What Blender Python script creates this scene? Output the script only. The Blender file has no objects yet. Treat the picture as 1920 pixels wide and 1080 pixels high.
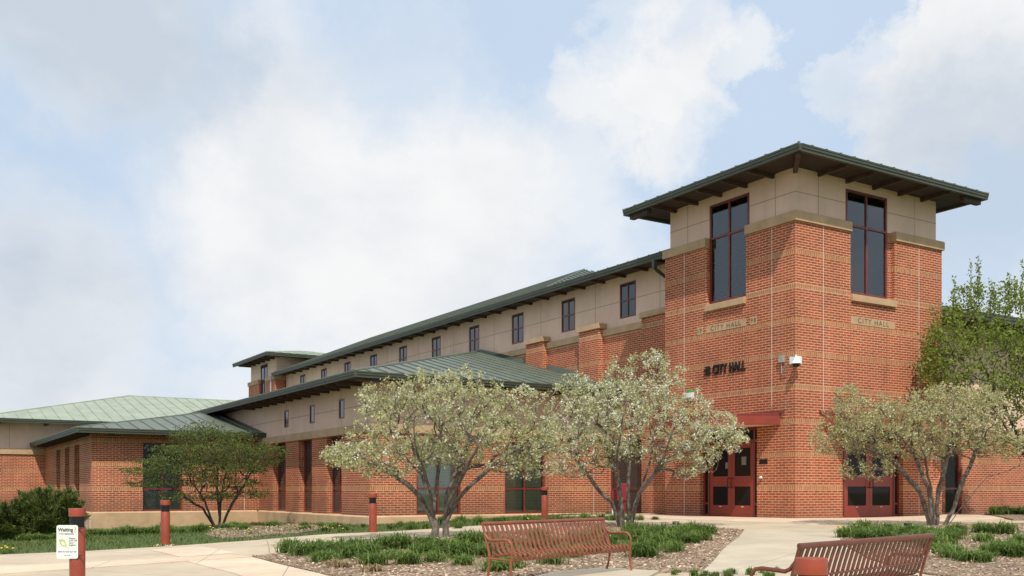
import bpy, math, random
import numpy as np
from mathutils import Vector, Matrix
random.seed(7)
scene = bpy.context.scene
col = scene.collection
PI = math.pi
# ------------------------------------------------------------------ camera calibration
F, CX, HY, EYE = 1853.0, 960.0, 921.0, 0.865
TH = math.atan(1160/1853.0); ct, st = math.cos(TH), math.sin(TH)
OX, OY = 8.65, 30.13
def W(x, y):                       # building axes -> world
    return (OX + x*ct - y*st, OY + x*st + y*ct)
GP = [(-17.5,41.2,-.75),(-5,34.5,-.36),(-7.8,22.3,-.35),(-3.5,24.9,-.2),(1,31,-.02),(8.65,30.1,0),(1.3,14.4,-.33),(3.2,9.3,-.39),
      (2,6.5,-.5),(-5.9,13.4,-.37),(4.5,34,0),(14.5,34,0),(12,29,-.04),(6,27,-.05),(18,37,0),(20,30,-.1),(1.5,27,-.07),(5.5,20,-.2),
      (9,18,-.2),(-25,44,-.9),(-12,36,-.6),(-30,30,-.8),(0,0,-.5),(10,10,-.35),(-15,25,-.55),(30,40,0),(3.5,37,-.02),(-1,33.5,-.15),(0.2,23,-.17)]
def gz(x, y):
    a = b = 0.0
    for px, py, pz in GP:
        w = 1.0/((px-x)**2 + (py-y)**2 + 1.5)**1.6
        a += w*pz; b += w
    return a/b
def G(px, py):                     # a spot on the ground, read from the photograph once
    z = -.2
    for _ in range(30):
        Y = F*(EYE-z)/(py-HY); X = (px-CX)/F*Y
        z = .5*z + .5*gz(X, Y)
    return (X, Y, gz(X, Y))
# ------------------------------------------------------------------ object helpers
def tag(o, label=None, cat=None, group=None, kind=None):
    if label: o['label'] = label
    if cat: o['category'] = cat
    if group: o['group'] = group
    if kind: o['kind'] = kind
    return o
def empty(name, loc, rz=0):
    o = bpy.data.objects.new(name, None); col.objects.link(o)
    o.location = loc; o.rotation_euler = (0, 0, rz); o.empty_display_size = .2
    return o
def copy_tree(o, parent=None):
    c = o.copy(); col.objects.link(c); c.parent = parent
    for ch in list(o.children): copy_tree(ch, c)
    return c
class MB:
    def __init__(s): s.v = []; s.f = []; s.uv = []; s.mi = []
    def face(s, pts, mi=0, uv=None):
        n = len(s.v); s.v += [tuple(p) for p in pts]; s.f.append(tuple(range(n, n+len(pts)))); s.mi.append(mi)
        if uv is None:
            a = Vector(pts[1])-Vector(pts[0]); b = Vector(pts[2])-Vector(pts[0]); N = a.cross(b)
            ax, ay, az = abs(N.x), abs(N.y), abs(N.z)
            if az >= ax and az >= ay: uv = [(p[0], p[1]) for p in pts]
            elif ax >= ay: uv = [(p[1], p[2]) for p in pts]
            else: uv = [(p[0]+.13, p[2]) for p in pts]
        s.uv += uv
        return s
    def box(s, x0, x1, y0, y1, z0, z1, mi=0):
        x0, x1 = sorted((x0, x1)); y0, y1 = sorted((y0, y1)); z0, z1 = sorted((z0, z1))
        for q in ([(x0,y0,z0),(x0,y0,z1),(x0,y1,z1),(x0,y1,z0)], [(x1,y0,z0),(x1,y1,z0),(x1,y1,z1),(x1,y0,z1)],
                  [(x0,y0,z0),(x1,y0,z0),(x1,y0,z1),(x0,y0,z1)], [(x0,y1,z0),(x0,y1,z1),(x1,y1,z1),(x1,y1,z0)],
                  [(x0,y0,z0),(x0,y1,z0),(x1,y1,z0),(x1,y0,z0)], [(x0,y0,z1),(x1,y0,z1),(x1,y1,z1),(x0,y1,z1)]): s.face(q, mi)
        return s
    def pbox(s, pl, c, u0, u1, d0, d1, z0, z1, mi=0):
        if pl == 'x': return s.box(c+d0, c+d1, u0, u1, z0, z1, mi)
        return s.box(u0, u1, c+d0, c+d1, z0, z1, mi)
    def tube(s, path, r, n=8, caps=True, mi=0):
        path = [Vector(p) for p in path]; rs = r if isinstance(r, (list, tuple)) else [r]*len(path)
        base = len(s.v); up = None
        for i, p in enumerate(path):
            t = (path[min(i+1, len(path)-1)]-path[max(i-1, 0)]).normalized()
            if up is None: up = Vector((0,0,1)) if abs(t.z) < .9 else Vector((1,0,0))
            a = t.cross(up).normalized(); b = a.cross(t).normalized(); up = b
            for k in range(n):
                an = 2*PI*k/n; s.v.append(tuple(p + (a*math.cos(an)+b*math.sin(an))*rs[i]))
        for i in range(len(path)-1):
            for k in range(n):
                q = (base+i*n+k, base+i*n+(k+1) % n, base+(i+1)*n+(k+1) % n, base+(i+1)*n+k)
                s.f.append(q); s.mi.append(mi); s.uv += [(s.v[j][0]+s.v[j][1], s.v[j][2]) for j in q]
        if caps:
            for q in (tuple(base+k for k in range(n)), tuple(base+(len(path)-1)*n+k for k in range(n))[::-1]):
                s.f.append(q); s.mi.append(mi); s.uv += [(s.v[j][0], s.v[j][1]) for j in q]
        return s
    def lathe(s, prof, n=24, c=(0,0), mi=0):       # prof: (r, z)
        base = len(s.v)
        for r, z in prof:
            for k in range(n): s.v.append((c[0]+r*math.cos(2*PI*k/n), c[1]+r*math.sin(2*PI*k/n), z))
        for i in range(len(prof)-1):
            for k in range(n):
                q = (base+i*n+k, base+i*n+(k+1) % n, base+(i+1)*n+(k+1) % n, base+(i+1)*n+k)
                s.f.append(q); s.mi.append(mi); s.uv += [(k*.1, s.v[j][2]) for j in q]
        return s
    def build(s, name, mats, parent=None, smooth=False, kind=None, label=None, bevel=0):
        me = bpy.data.meshes.new(name); me.from_pydata(s.v, [], s.f)
        mats = mats if isinstance(mats, (list, tuple)) else [mats]
        for m in mats: me.materials.append(m)
        uvl = me.uv_layers.new(name='UVMap'); uvl.data.foreach_set('uv', np.array(s.uv, dtype=np.float32).ravel())
        me.polygons.foreach_set('material_index', s.mi)
        if smooth: me.polygons.foreach_set('use_smooth', [True]*len(me.polygons))
        me.update()
        o = bpy.data.objects.new(name, me); col.objects.link(o)
        if parent: o.parent = parent
        if smooth:
            try: me.set_sharp_from_angle(angle=math.radians(40))
            except Exception: pass
        if bevel:
            w = o.modifiers.new('Weld', 'WELD'); w.merge_threshold = .0004
            b = o.modifiers.new('Bevel', 'BEVEL'); b.width = bevel; b.segments = 2; b.limit_method = 'ANGLE'
        if kind: o['kind'] = kind
        if label: o['label'] = label
        LAST[name] = (o, s, mats)
        return o
LAST = {}
def add_to(name, mb, mat):          # more faces, in a second material, on the part of that name built last
    o, m, mats = LAST[name]; n = len(m.v); k = len(mats)
    m.v += mb.v; m.f += [tuple(i+n for i in f) for f in mb.f]; m.uv += mb.uv; m.mi += [k]*len(mb.f)
    me = o.data; me.clear_geometry(); me.from_pydata(m.v, [], m.f); me.materials.append(mat)
    me.uv_layers.new(name='UVMap').data.foreach_set('uv', np.array(m.uv, dtype=np.float32).ravel())
    me.polygons.foreach_set('material_index', m.mi); me.update()
    LAST[name] = (o, m, list(mats)+[mat])
# ------------------------------------------------------------------ materials
def newmat(name):
    m = bpy.data.materials.new(name); m.use_nodes = True
    nt = m.node_tree; nt.nodes.clear()
    out = nt.nodes.new('ShaderNodeOutputMaterial'); p = nt.nodes.new('ShaderNodeBsdfPrincipled')
    nt.links.new(p.outputs[0], out.inputs[0])
    return m, nt, p, out
def N(nt, t, **kw):
    n = nt.nodes.new(t)
    for k, v in kw.items():
        if k.startswith('i_'):
            key = k[2:]; key = int(key) if key.isdigit() else key.replace('_', ' ')
            n.inputs[key].default_value = v
        else: setattr(n, k, v)
    return n
def c4(c): return (c[0], c[1], c[2], 1)
def mix(nt, a, b, f, blend='MIX'):
    m = nt.nodes.new('ShaderNodeMix'); m.data_type = 'RGBA'; m.blend_type = blend
    for sock, v in ((m.inputs[6], a), (m.inputs[7], b), (m.inputs[0], f)):
        if isinstance(v, (int, float)): sock.default_value = v
        elif isinstance(v, tuple): sock.default_value = c4(v)
        else: nt.links.new(v, sock)
    return m.outputs[2]
def math_(nt, op, a, b=0, c=0):
    m = nt.nodes.new('ShaderNodeMath'); m.operation = op
    for i, v in enumerate((a, b, c)):
        if isinstance(v, (int, float)): m.inputs[i].default_value = v
        else: nt.links.new(v, m.inputs[i])
    return m.outputs[0]
def noise(nt, vec, scale, detail=4, rough=.55):
    n = N(nt, 'ShaderNodeTexNoise', i_Scale=scale, i_Detail=detail, i_Roughness=rough)
    if vec is not None: nt.links.new(vec, n.inputs['Vector'])
    return n.outputs['Fac']
def mr(nt, v, a, b, c=0, d=1, smooth=False):
    m = nt.nodes.new('ShaderNodeMapRange'); nt.links.new(v, m.inputs[0])
    if smooth: m.interpolation_type = 'SMOOTHSTEP'
    for i, x in enumerate((a, b, c, d)): m.inputs[i+1].default_value = x
    return m.outputs[0]
def bump(nt, p, h, strength, dist):
    b = N(nt, 'ShaderNodeBump', i_Strength=strength, i_Distance=dist); nt.links.new(h, b.inputs['Height'])
    nt.links.new(b.outputs[0], p.inputs['Normal'])
def plain(name, c, rough=.6, var=.12, scale=6, metal=0, bmp=0, bs=40, c2=None, coat=0):
    m, nt, p, out = newmat(name)
    tc = N(nt, 'ShaderNodeTexCoord').outputs['Object']
    n = noise(nt, tc, scale, 5, .6)
    d = c2 if c2 else tuple(x*(1-2.2*var) for x in c)
    b = c if c2 else tuple(min(1, x*(1+var)) for x in c)
    nt.links.new(mix(nt, d, b, mr(nt, n, .3, .7)), p.inputs['Base Color'])
    p.inputs['Roughness'].default_value = rough; p.inputs['Metallic'].default_value = metal
    if coat: p.inputs['Coat Weight'].default_value = coat
    if bmp: bump(nt, p, noise(nt, tc, bs, 4), .6, bmp)
    return m
def brick_mat(name):
    m, nt, p, out = newmat(name)
    uv = N(nt, 'ShaderNodeUVMap', uv_map='UVMap').outputs[0]
    def bt(w, h, off, c1, c2, mo, ms):
        b = N(nt, 'ShaderNodeTexBrick', offset=off, squash=1.0)
        b.inputs['Scale'].default_value = 1; b.inputs['Mortar Size'].default_value = ms; b.inputs['Mortar Smooth'].default_value = .25
        b.inputs['Bias'].default_value = 0; b.inputs['Brick Width'].default_value = w; b.inputs['Row Height'].default_value = h
        b.inputs['Color1'].default_value = c4(c1); b.inputs['Color2'].default_value = c4(c2); b.inputs['Mortar'].default_value = c4(mo)
        nt.links.new(uv, b.inputs['Vector']); return b
    mo = (.66, .47, .315)
    A = bt(.272, .0813, .5, (.47, .098, .030), (.335, .068, .022), mo, .0095)
    sep = N(nt, 'ShaderNodeSeparateXYZ'); nt.links.new(uv, sep.inputs[0])
    v = math_(nt, 'ADD', sep.outputs[1], 10.325-.893)
    k = math_(nt, 'MODULO', v, 1.0325)
    band = math_(nt, 'LESS_THAN', k, .14)
    cmb = N(nt, 'ShaderNodeCombineXYZ'); nt.links.new(sep.outputs[0], cmb.inputs[0]); nt.links.new(math_(nt, 'ADD', k, 0), cmb.inputs[1])
    B = bt(.084, .145, 0, (.50, .205, .075), (.38, .145, .055), mo, .0085)
    nt.links.remove(B.inputs['Vector'].links[0]); nt.links.new(cmb.outputs[0], B.inputs['Vector'])
    c = mix(nt, A.outputs['Color'], B.outputs['Color'], band)
    tc = N(nt, 'ShaderNodeTexCoord').outputs['Object']
    big = mr(nt, noise(nt, tc, .45, 6, .65), .3, .7, .76, 1.12)
    fine = mr(nt, noise(nt, tc, 7, 4, .7), .3, .7, .84, 1.12)
    sc = N(nt, 'ShaderNodeVectorMath', operation='SCALE'); nt.links.new(c, sc.inputs[0]); nt.links.new(math_(nt, 'MULTIPLY', big, fine), sc.inputs['Scale'])
    # rain streaks running down the brick
    mp = N(nt, 'ShaderNodeMapping'); mp.inputs['Scale'].default_value = (2.2, 2.2, .12); nt.links.new(tc, mp.inputs[0])
    stk = mr(nt, noise(nt, mp.outputs[0], 1.0, 4, .6), .6, .8, 0, .12)
    grime = math_(nt, 'MULTIPLY', mr(nt, math_(nt, 'ADD', sep.outputs[1], math_(nt, 'MULTIPLY', noise(nt, tc, 2.5, 5, .7), -.9)), -.5, .35, 1, 0), .42)
    cc = mix(nt, mix(nt, sc.outputs[0], (.62, .5, .4), stk), (.12, .075, .05), grime)
    mp2 = N(nt, 'ShaderNodeMapping'); mp2.inputs['Scale'].default_value = (3.1, 3.1, .16); mp2.inputs['Location'].default_value = (5, 2, 1); nt.links.new(tc, mp2.inputs[0])
    nt.links.new(mix(nt, cc, (.17, .06, .03), mr(nt, noise(nt, mp2.outputs[0], 1.0, 5, .6), .56, .78, 0, .40)), p.inputs['Base Color'])
    p.inputs['Roughness'].default_value = .85; p.inputs['Specular IOR Level'].default_value = .3
    h = math_(nt, 'SUBTRACT', 1, A.outputs['Fac'])
    bump(nt, p, h, .55, .006)
    return m
def stucco_mat(name, c):
    m, nt, p, out = newmat(name)
    tc = N(nt, 'ShaderNodeTexCoord').outputs['Object']
    mp = N(nt, 'ShaderNodeMapping'); mp.inputs['Scale'].default_value = (2.6, 2.6, .22); nt.links.new(tc, mp.inputs[0])
    k = mix(nt, tuple(x*.88 for x in c), tuple(min(1, x*1.05) for x in c), mr(nt, noise(nt, tc, .8, 5, .6), .3, .7))
    k = mix(nt, k, tuple(x*.62 for x in c), mr(nt, noise(nt, mp.outputs[0], 1.2, 5, .65), .52, .78, 0, .38))
    nt.links.new(k, p.inputs['Base Color']); p.inputs['Roughness'].default_value = .92
    bump(nt, p, noise(nt, tc, 60, 4), .6, .003)
    return m
def seam_metal(name, c, rough=.38):
    m, nt, p, out = newmat(name)
    tc = N(nt, 'ShaderNodeTexCoord').outputs['Object']
    n = noise(nt, tc, 1.3, 5, .6); f = noise(nt, tc, 18, 3, .6)
    k = mix(nt, tuple(x*.82 for x in c), tuple(min(1, x*1.12) for x in c), mr(nt, n, .3, .7))
    k = mix(nt, k, (.42, .46, .40), mr(nt, f, .55, .8, 0, .16))
    nt.links.new(k, p.inputs['Base Color']); p.inputs['Roughness'].default_value = rough; p.inputs['Specular IOR Level'].default_value = .6
    bump(nt, p, noise(nt, tc, 2.2, 2), .25, .01)
    return m
def glass_mat(name, c=(.018,.022,.022), ior=1.75):
    m, nt, p, out = newmat(name)
    if ior < 1.5: p.inputs['Specular IOR Level'].default_value = .3
    tc = N(nt, 'ShaderNodeTexCoord').outputs['Object']
    nt.links.new(mix(nt, c, tuple(x*2.2 for x in c), noise(nt, tc, .9, 3)), p.inputs['Base Color'])
    p.inputs['Roughness'].default_value = .03; p.inputs['IOR'].default_value = ior
    bump(nt, p, noise(nt, tc, .8, 1), .06, .02)
    return m
def clear_glass(name, ior=1.6, tint=(.90, .94, .91, 1)):
    m = bpy.data.materials.new(name); m.use_nodes = True; nt = m.node_tree; nt.nodes.clear()
    out = nt.nodes.new('ShaderNodeOutputMaterial'); t = N(nt, 'ShaderNodeBsdfTransparent'); t.inputs[0].default_value = tint
    g = N(nt, 'ShaderNodeBsdfGlossy', i_Roughness=.03); g.inputs[0].default_value = (1, 1, 1, 1)
    fr = N(nt, 'ShaderNodeFresnel', i_IOR=ior); ms = nt.nodes.new('ShaderNodeMixShader')
    nt.links.new(fr.outputs[0], ms.inputs[0]); nt.links.new(t.outputs[0], ms.inputs[1]); nt.links.new(g.outputs[0], ms.inputs[2]); nt.links.new(ms.outputs[0], out.inputs[0])
    return m
def leaf_mat(name, ca, cb, trans=.35, rough=.6):
    m, nt, p, out = newmat(name)
    at = N(nt, 'ShaderNodeAttribute', attribute_name='rnd')
    c = mix(nt, ca, cb, at.outputs['Fac'])
    nt.links.new(c, p.inputs['Base Color']); p.inputs['Roughness'].default_value = rough; p.inputs['Specular IOR Level'].default_value = .3
    tr = N(nt, 'ShaderNodeBsdfTranslucent'); nt.links.new(c, tr.inputs[0])
    ms = nt.nodes.new('ShaderNodeMixShader'); ms.inputs[0].default_value = trans
    nt.links.new(p.outputs[0], ms.inputs[1]); nt.links.new(tr.outputs[0], ms.inputs[2]); nt.links.new(ms.outputs[0], out.inputs[0])
    return m
def concrete_mat(name, c, joints=None):
    m, nt, p, out = newmat(name)
    tc = N(nt, 'ShaderNodeTexCoord').outputs['Object']
    k = mix(nt, tuple(x*.80 for x in c), tuple(x*1.10 for x in c), mr(nt, noise(nt, tc, .7, 6, .62), .3, .7))
    k = mix(nt, k, tuple(x*.62 for x in c), mr(nt, noise(nt, tc, 3.1, 5, .7), .54, .78, 0, .55))
    k = mix(nt, k, (.2, .18, .15), mr(nt, noise(nt, tc, 60, 3, .7), .62, .8, 0, .35))
    hh = noise(nt, tc, 80, 4)
    if joints:
        ang, sx, sy = joints
        mp = N(nt, 'ShaderNodeMapping'); mp.inputs['Rotation'].default_value = (0, 0, ang); nt.links.new(tc, mp.inputs[0])
        sp = N(nt, 'ShaderNodeSeparateXYZ'); nt.links.new(mp.outputs[0], sp.inputs[0])
        fa = []
        for o_, per in ((sp.outputs[0], sx), (sp.outputs[1], sy)):
            q = math_(nt, 'ABSOLUTE', math_(nt, 'SUBTRACT', math_(nt, 'MODULO', math_(nt, 'ADD', o_, 100*per), per), per/2))
            fa.append(math_(nt, 'LESS_THAN', q, .007))
        j = math_(nt, 'MAXIMUM', fa[0], fa[1])
        k = mix(nt, k, (.16, .13, .10), math_(nt, 'MULTIPLY', j, .8))
    nt.links.new(k, p.inputs['Base Color']); p.inputs['Roughness'].default_value = .88
    bump(nt, p, hh, .35, .004)
    return m
def mulch_mat(name):
    m, nt, p, out = newmat(name)
    tc = N(nt, 'ShaderNodeTexCoord').outputs['Object']
    vo = N(nt, 'ShaderNodeTexVoronoi', i_Scale=34.0); nt.links.new(tc, vo.inputs['Vector'])
    sp = N(nt, 'ShaderNodeSeparateColor'); nt.links.new(vo.outputs['Color'], sp.inputs[0])
    k = mix(nt, (.10, .062, .038), (.50, .36, .235), sp.outputs[0])
    k = mix(nt, k, (.10, .065, .05), mr(nt, noise(nt, tc, 1.6, 4), .45, .75, 0, .45))
    nt.links.new(k, p.inputs['Base Color']); p.inputs['Roughness'].default_value = .95
    bump(nt, p, vo.outputs['Distance'], .9, .03)
    return m
def grass_ground(name):
    m, nt, p, out = newmat(name)
    tc = N(nt, 'ShaderNodeTexCoord').outputs['Object']
    k = mix(nt, (.055, .085, .016), (.115, .165, .036), mr(nt, noise(nt, tc, 9, 6, .7), .3, .7))
    k = mix(nt, k, (.12, .14, .045), mr(nt, noise(nt, tc, .9, 5, .6), .5, .75, 0, .5))
    nt.links.new(k, p.inputs['Base Color']); p.inputs['Roughness'].default_value = .95
    bump(nt, p, noise(nt, tc, 45, 5, .7), .9, .05)
    return m
M = dict(
    brick=brick_mat('red_brick'),
    stucco=stucco_mat('stucco', (.82, .565, .425)),
    groove=plain('stucco_groove', (.42, .32, .24), .95, .06, 3),
    cap=plain('tan_stone', (.52, .345, .195), .85, .10, 2.0, bmp=.003, bs=50),
    base=plain('tan_concrete', (.58, .39, .225), .88, .10, 1.4, bmp=.003, bs=40),
    joint=plain('sealant', (.66, .50, .42), .7, .05, 8),
    gutter=plain('green_metal', (.064, .071, .046), .55, .10, 2),
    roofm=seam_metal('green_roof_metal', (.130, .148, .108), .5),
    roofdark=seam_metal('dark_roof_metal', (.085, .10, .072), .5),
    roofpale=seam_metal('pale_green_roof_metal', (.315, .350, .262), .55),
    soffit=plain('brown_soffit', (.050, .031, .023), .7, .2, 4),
    rafter=plain('stained_timber', (.080, .048, .036), .65, .2, 6),
    frame=plain('dark_red_metal', (.19, .035, .022), .45, .12, 3, coat=.15),
    door=plain('red_door_paint', (.27, .036, .016), .42, .08, 2, coat=.2),
    glass=glass_mat('dark_glass'),
    tglass=clear_glass('tower_glass', 1.9, (.88, .92, .91, 1)),
    clear=clear_glass('window_glass'),
    blind=None,
    dark=plain('dark_interior', (.02, .018, .016), .9, .2, 2),
    bronze=plain('dark_bronze', (.035, .024, .018), .4, .2, 10, metal=.6),
    bollard=plain('bollard_paint', (.30, .052, .020), .42, .10, 5, coat=.2),
    black=plain('black_metal', (.018, .018, .018), .4, .2, 10),
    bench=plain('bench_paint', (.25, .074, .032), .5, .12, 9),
    bench_shaded=plain('bench_paint_shaded', (.155, .042, .020), .5, .14, 9),  # same bench paint, with the shade on the right bench darkened into the colour
    white=plain('white_plastic', (.78, .79, .78), .35, .03, 3),
    room=plain('room_wall', (.62, .61, .55), .8, .08, .8),
    ink2=plain('engraving_shadow', (.17, .115, .06), .9, .1, 20),
    notice=plain('notice_paper', (.20,.19,.17), .6, .1, 40),
    dglass=glass_mat('door_glass', (.012,.010,.009), 1.28),
    grey=plain('grey_box', (.36, .34, .30), .5, .08, 8),
    conc=concrete_mat('walk_concrete', (.53, .425, .295), (math.radians(33), 3.1, 2.6)),
    conc2=concrete_mat('pale_walk_concrete', (.66, .51, .36), (math.radians(-10), 1.5, 40)),
    pathc=concrete_mat('path_concrete', (.52, .435, .315), (math.radians(33), 3.4, 3.4)),
    mulch=mulch_mat('mulch'),
    grass=grass_ground('grass'),
    chip=leaf_mat('wood_chip', (.27, .165, .10), (.78, .60, .42), .1, .9),
    blade=leaf_mat('grass_blade', (.085, .120, .028), (.185, .235, .060), .35),
    lily=leaf_mat('lily_leaf', (.095, .160, .030), (.215, .310, .075), .45, .5),
    lily2=leaf_mat('pale_lily_leaf', (.13, .20, .040), (.26, .36, .095), .45, .5),
    dry=leaf_mat('dry_leaf', (.28, .19, .09), (.42, .32, .17), .2),
    yellow=plain('yellow_petal', (.85, .58, .03), .6, .1, 20),
    red=plain('pipe_red', (.24, .012, .018), .4, .1, 5, coat=.2),
    green=plain('green_plastic', (.05, .45, .08), .4, .1, 5),
    ink=plain('sign_ink', (.06, .065, .06), .6, .1, 5),
    leafink=plain('sign_green_ink', (.47, .55, .18), .6, .1, 5),
    signw=plain('sign_white', (.74, .77, .70), .4, .03, 3),
    galv=plain('pale_downspout', (.45, .46, .45), .4, .1, 5, metal=.3),
    barkg=plain('grey_bark', (.17, .135, .105), .9, .30, 9, bmp=.01, bs=30),
    barkd=plain('dark_bark', (.075, .055, .042), .9, .25, 9, bmp=.01, bs=30),
)
def blind_mat():
    m, nt, p, out = newmat('window_blind')
    uv = N(nt, 'ShaderNodeUVMap', uv_map='UVMap').outputs[0]
    sep = N(nt, 'ShaderNodeSeparateXYZ'); nt.links.new(uv, sep.inputs[0])
    k = math_(nt, 'MODULO', math_(nt, 'ADD', sep.outputs[1], 10), .055)
    f = mr(nt, k, 0, .055); ln = math_(nt, 'LESS_THAN', k, .012)
    nt.links.new(mix(nt, mix(nt, (.66, .66, .50), (.78, .78, .62), noise(nt, uv, 2.0, 3)), (.30, .30, .22), ln), p.inputs['Base Color'])
    bump(nt, p, f, 1.0, .03); p.inputs['Roughness'].default_value = .6
    return m
M['blind'] = blind_mat()
# ================================================================== THE BUILDING
hall = empty('city_hall', (OX, OY, 0), TH)
tag(hall, 'red brick city hall with corner tower, stucco upper walls and green metal hip roofs', 'city hall')
def wall(mb, pl, c, u0, u1, z0, z1, ops=(), depth=.3):
    us = sorted({u0, u1, *[o[0] for o in ops], *[o[1] for o in ops]}); zs = sorted({z0, z1, *[min(max(o[2], z0), z1) for o in ops], *[min(max(o[3], z0), z1) for o in ops]})
    us = [u for u in us if u0 <= u <= u1]
    P = (lambda u, d, z: (c+d, u, z)) if pl == 'x' else (lambda u, d, z: (u, c+d, z))
    for a, b in zip(us, us[1:]):
        for e, f in zip(zs, zs[1:]):
            m_, n_ = (a+b)/2, (e+f)/2
            if any(o[0] < m_ < o[1] and o[2] < n_ < o[3] for o in ops): continue
            q = [P(a, 0, e), P(b, 0, e), P(b, 0, f), P(a, 0, f)]
            mb.face(q if pl == 'y' else q[::-1])
    for o in ops:
        a, b, e, f = o; e = max(e, z0); f = min(f, z1)
        if f <= e: continue
        mb.face([P(a, 0, e), P(a, 0, f), P(a, depth, f), P(a, depth, e)]); mb.face([P(b, 0, e), P(b, depth, e), P(b, depth, f), P(b, 0, f)])
        if o[3] < z1: mb.face([P(a, 0, f), P(b, 0, f), P(b, depth, f), P(a, depth, f)])
        if o[2] > z0: mb.face([P(a, 0, e), P(a, depth, e), P(b, depth, e), P(b, 0, e)])
    return mb
def window(pl, c, u0, u1, z0, z1, vs=(.5,), hs=(), fw=.055, d0=.10, d1=.18, glass='glass', label=None, blind=False, fmat='frame', back=False):
    mb = MB()
    mb.pbox(pl, c, u0, u1, d0, d1, z0, z0+fw); mb.pbox(pl, c, u0, u1, d0, d1, z1-fw, z1)
    mb.pbox(pl, c, u0, u0+fw, d0, d1, z0+fw, z1-fw); mb.pbox(pl, c, u1-fw, u1, d0, d1, z0+fw, z1-fw)
    xs = [u0+fw+(u1-u0-2*fw)*v for v in vs]; zz = list(hs)
    for x in xs: mb.pbox(pl, c, x-fw*.45, x+fw*.45, d0+.006, d1-.006, z0+fw, z1-fw)
    edges = [u0+fw]
    for x in xs: edges += [x-fw*.45, x+fw*.45]
    edges.append(u1-fw)
    for h in zz:
        for a, b in zip(edges[::2], edges[1::2]): mb.pbox(pl, c, a, b, d0+.006, d1-.006, h-fw*.45, h+fw*.45)
    w = mb.build('window', M[fmat], hall, label=label)
    hb = [z0+fw]
    for h in zz: hb += [h-fw*.45, h+fw*.45]
    hb.append(z1-fw)
    g = MB(); dm = (d0+d1)/2
    for a, b in zip(edges[::2], edges[1::2]):
        for e, f in zip(hb[::2], hb[1::2]): g.pbox(pl, c, a, b, dm-.006, dm+.006, e, f)
    g.build('pane', M['clear' if blind else glass], w)
    if blind:
        MB().pbox(pl, c, u0+.03, u1-.03, d1+.05, d1+.07, z0+.02, z1-.02).build('blind', M['blind'], w)
    return w
def sill(pl, c, u0, u1, z0, z1, dp=.10, dback=.12):
    mb = MB()
    P = (lambda u, d, z: (c+d, u, z)) if pl == 'x' else (lambda u, d, z: (u, c+d, z))
    A = [P(u0, -dp, z0), P(u0, -dp, z1-.06), P(u0, dback, z1), P(u0, dback, z0)]; B = [P(u1, -dp, z0), P(u1, -dp, z1-.06), P(u1, dback, z1), P(u1, dback, z0)]
    mb.face(A); mb.face(B[::-1])
    for i in range(4): j = (i+1) % 4; mb.face([A[i], B[i], B[j], A[j]])
    return mb.build('sill', M['cap'], hall, bevel=.012)
def roof_plane(mb, pts, sp=.62, rw=.028, rh=.045, off=0):
    P = [Vector(p) for p in pts]
    n = (P[1]-P[0]).cross(P[2]-P[0]).normalized()
    if n.z < 0: n = -n; P = P[::-1]
    mb.face([tuple(p) for p in P])
    h = Vector((0,0,1)).cross(n)
    if h.length < 1e-4: return
    h.normalize(); s = n.cross(h).normalized(); o = P[0]
    q = [((p-o).dot(h), (p-o).dot(s)) for p in P]
    k0 = math.floor(min(a for a, b in q)/sp); k1 = math.ceil(max(a for a, b in q)/sp)
    for k in range(k0, k1+1):
        x = k*sp+off; ys = []
        for (a, b), (c_, d) in zip(q, q[1:]+q[:1]):
            if (a-x)*(c_-x) < 0: ys.append(b+(d-b)*(x-a)/(c_-a))
        if len(ys) == 2:
            y0, y1 = sorted(ys)
            if y1-y0 < .15: continue
            y0 += .01
            f = lambda xx, yy, zz: tuple(o+h*xx+s*yy+n*zz)
            a, b = x-rw/2, x+rw/2
            mb.face([f(a,y0,rh), f(b,y0,rh), f(b,y1,rh), f(a,y1,rh)]); mb.face([f(a,y0,0), f(a,y0,rh), f(a,y1,rh), f(a,y1,0)])
            mb.face([f(b,y0,0), f(b,y1,0), f(b,y1,rh), f(b,y0,rh)]); mb.face([f(a,y0,0), f(b,y0,0), f(b,y0,rh), f(a,y0,rh)])
def ridge(mb, a, b, r=.05):
    mb.tube([a, b], r, 6)
def rafter(pl, c, u, zt, o, w=.09, h=.16):        # tail tapering towards the eave, hung under the soffit
    mb = MB()
    P = (lambda uu, d, z: (c+d, uu, z)) if pl == 'x' else (lambda uu, d, z: (uu, c+d, z))
    prof = [(-o, zt), (-o, zt-h*.75), (-o+.06, zt-h), (0.0, zt-h), (0.0, zt)]
    A = [P(u-w/2, d, z) for d, z in prof]; B = [P(u+w/2, d, z) for d, z in prof]
    mb.face(A); mb.face(B[::-1])
    for i in range(len(prof)): j = (i+1) % len(prof); mb.face([A[i], B[i], B[j], A[j]])
    mb.build('rafter_tail', M['rafter'], hall)
def gutter(mb, pl, c, u0, u1, zt, h=.2, w=.13):    # outer face at c, with a bead and a lower step
    mb.pbox(pl, c, u0, u1, 0, w, zt-h*.55, zt)
    mb.pbox(pl, c, u0, u1, .025, w, zt-h, zt-h*.55-.0)
    mb.pbox(pl, c, u0, u1, -.015, .02, zt-.035, zt+.012)

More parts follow.
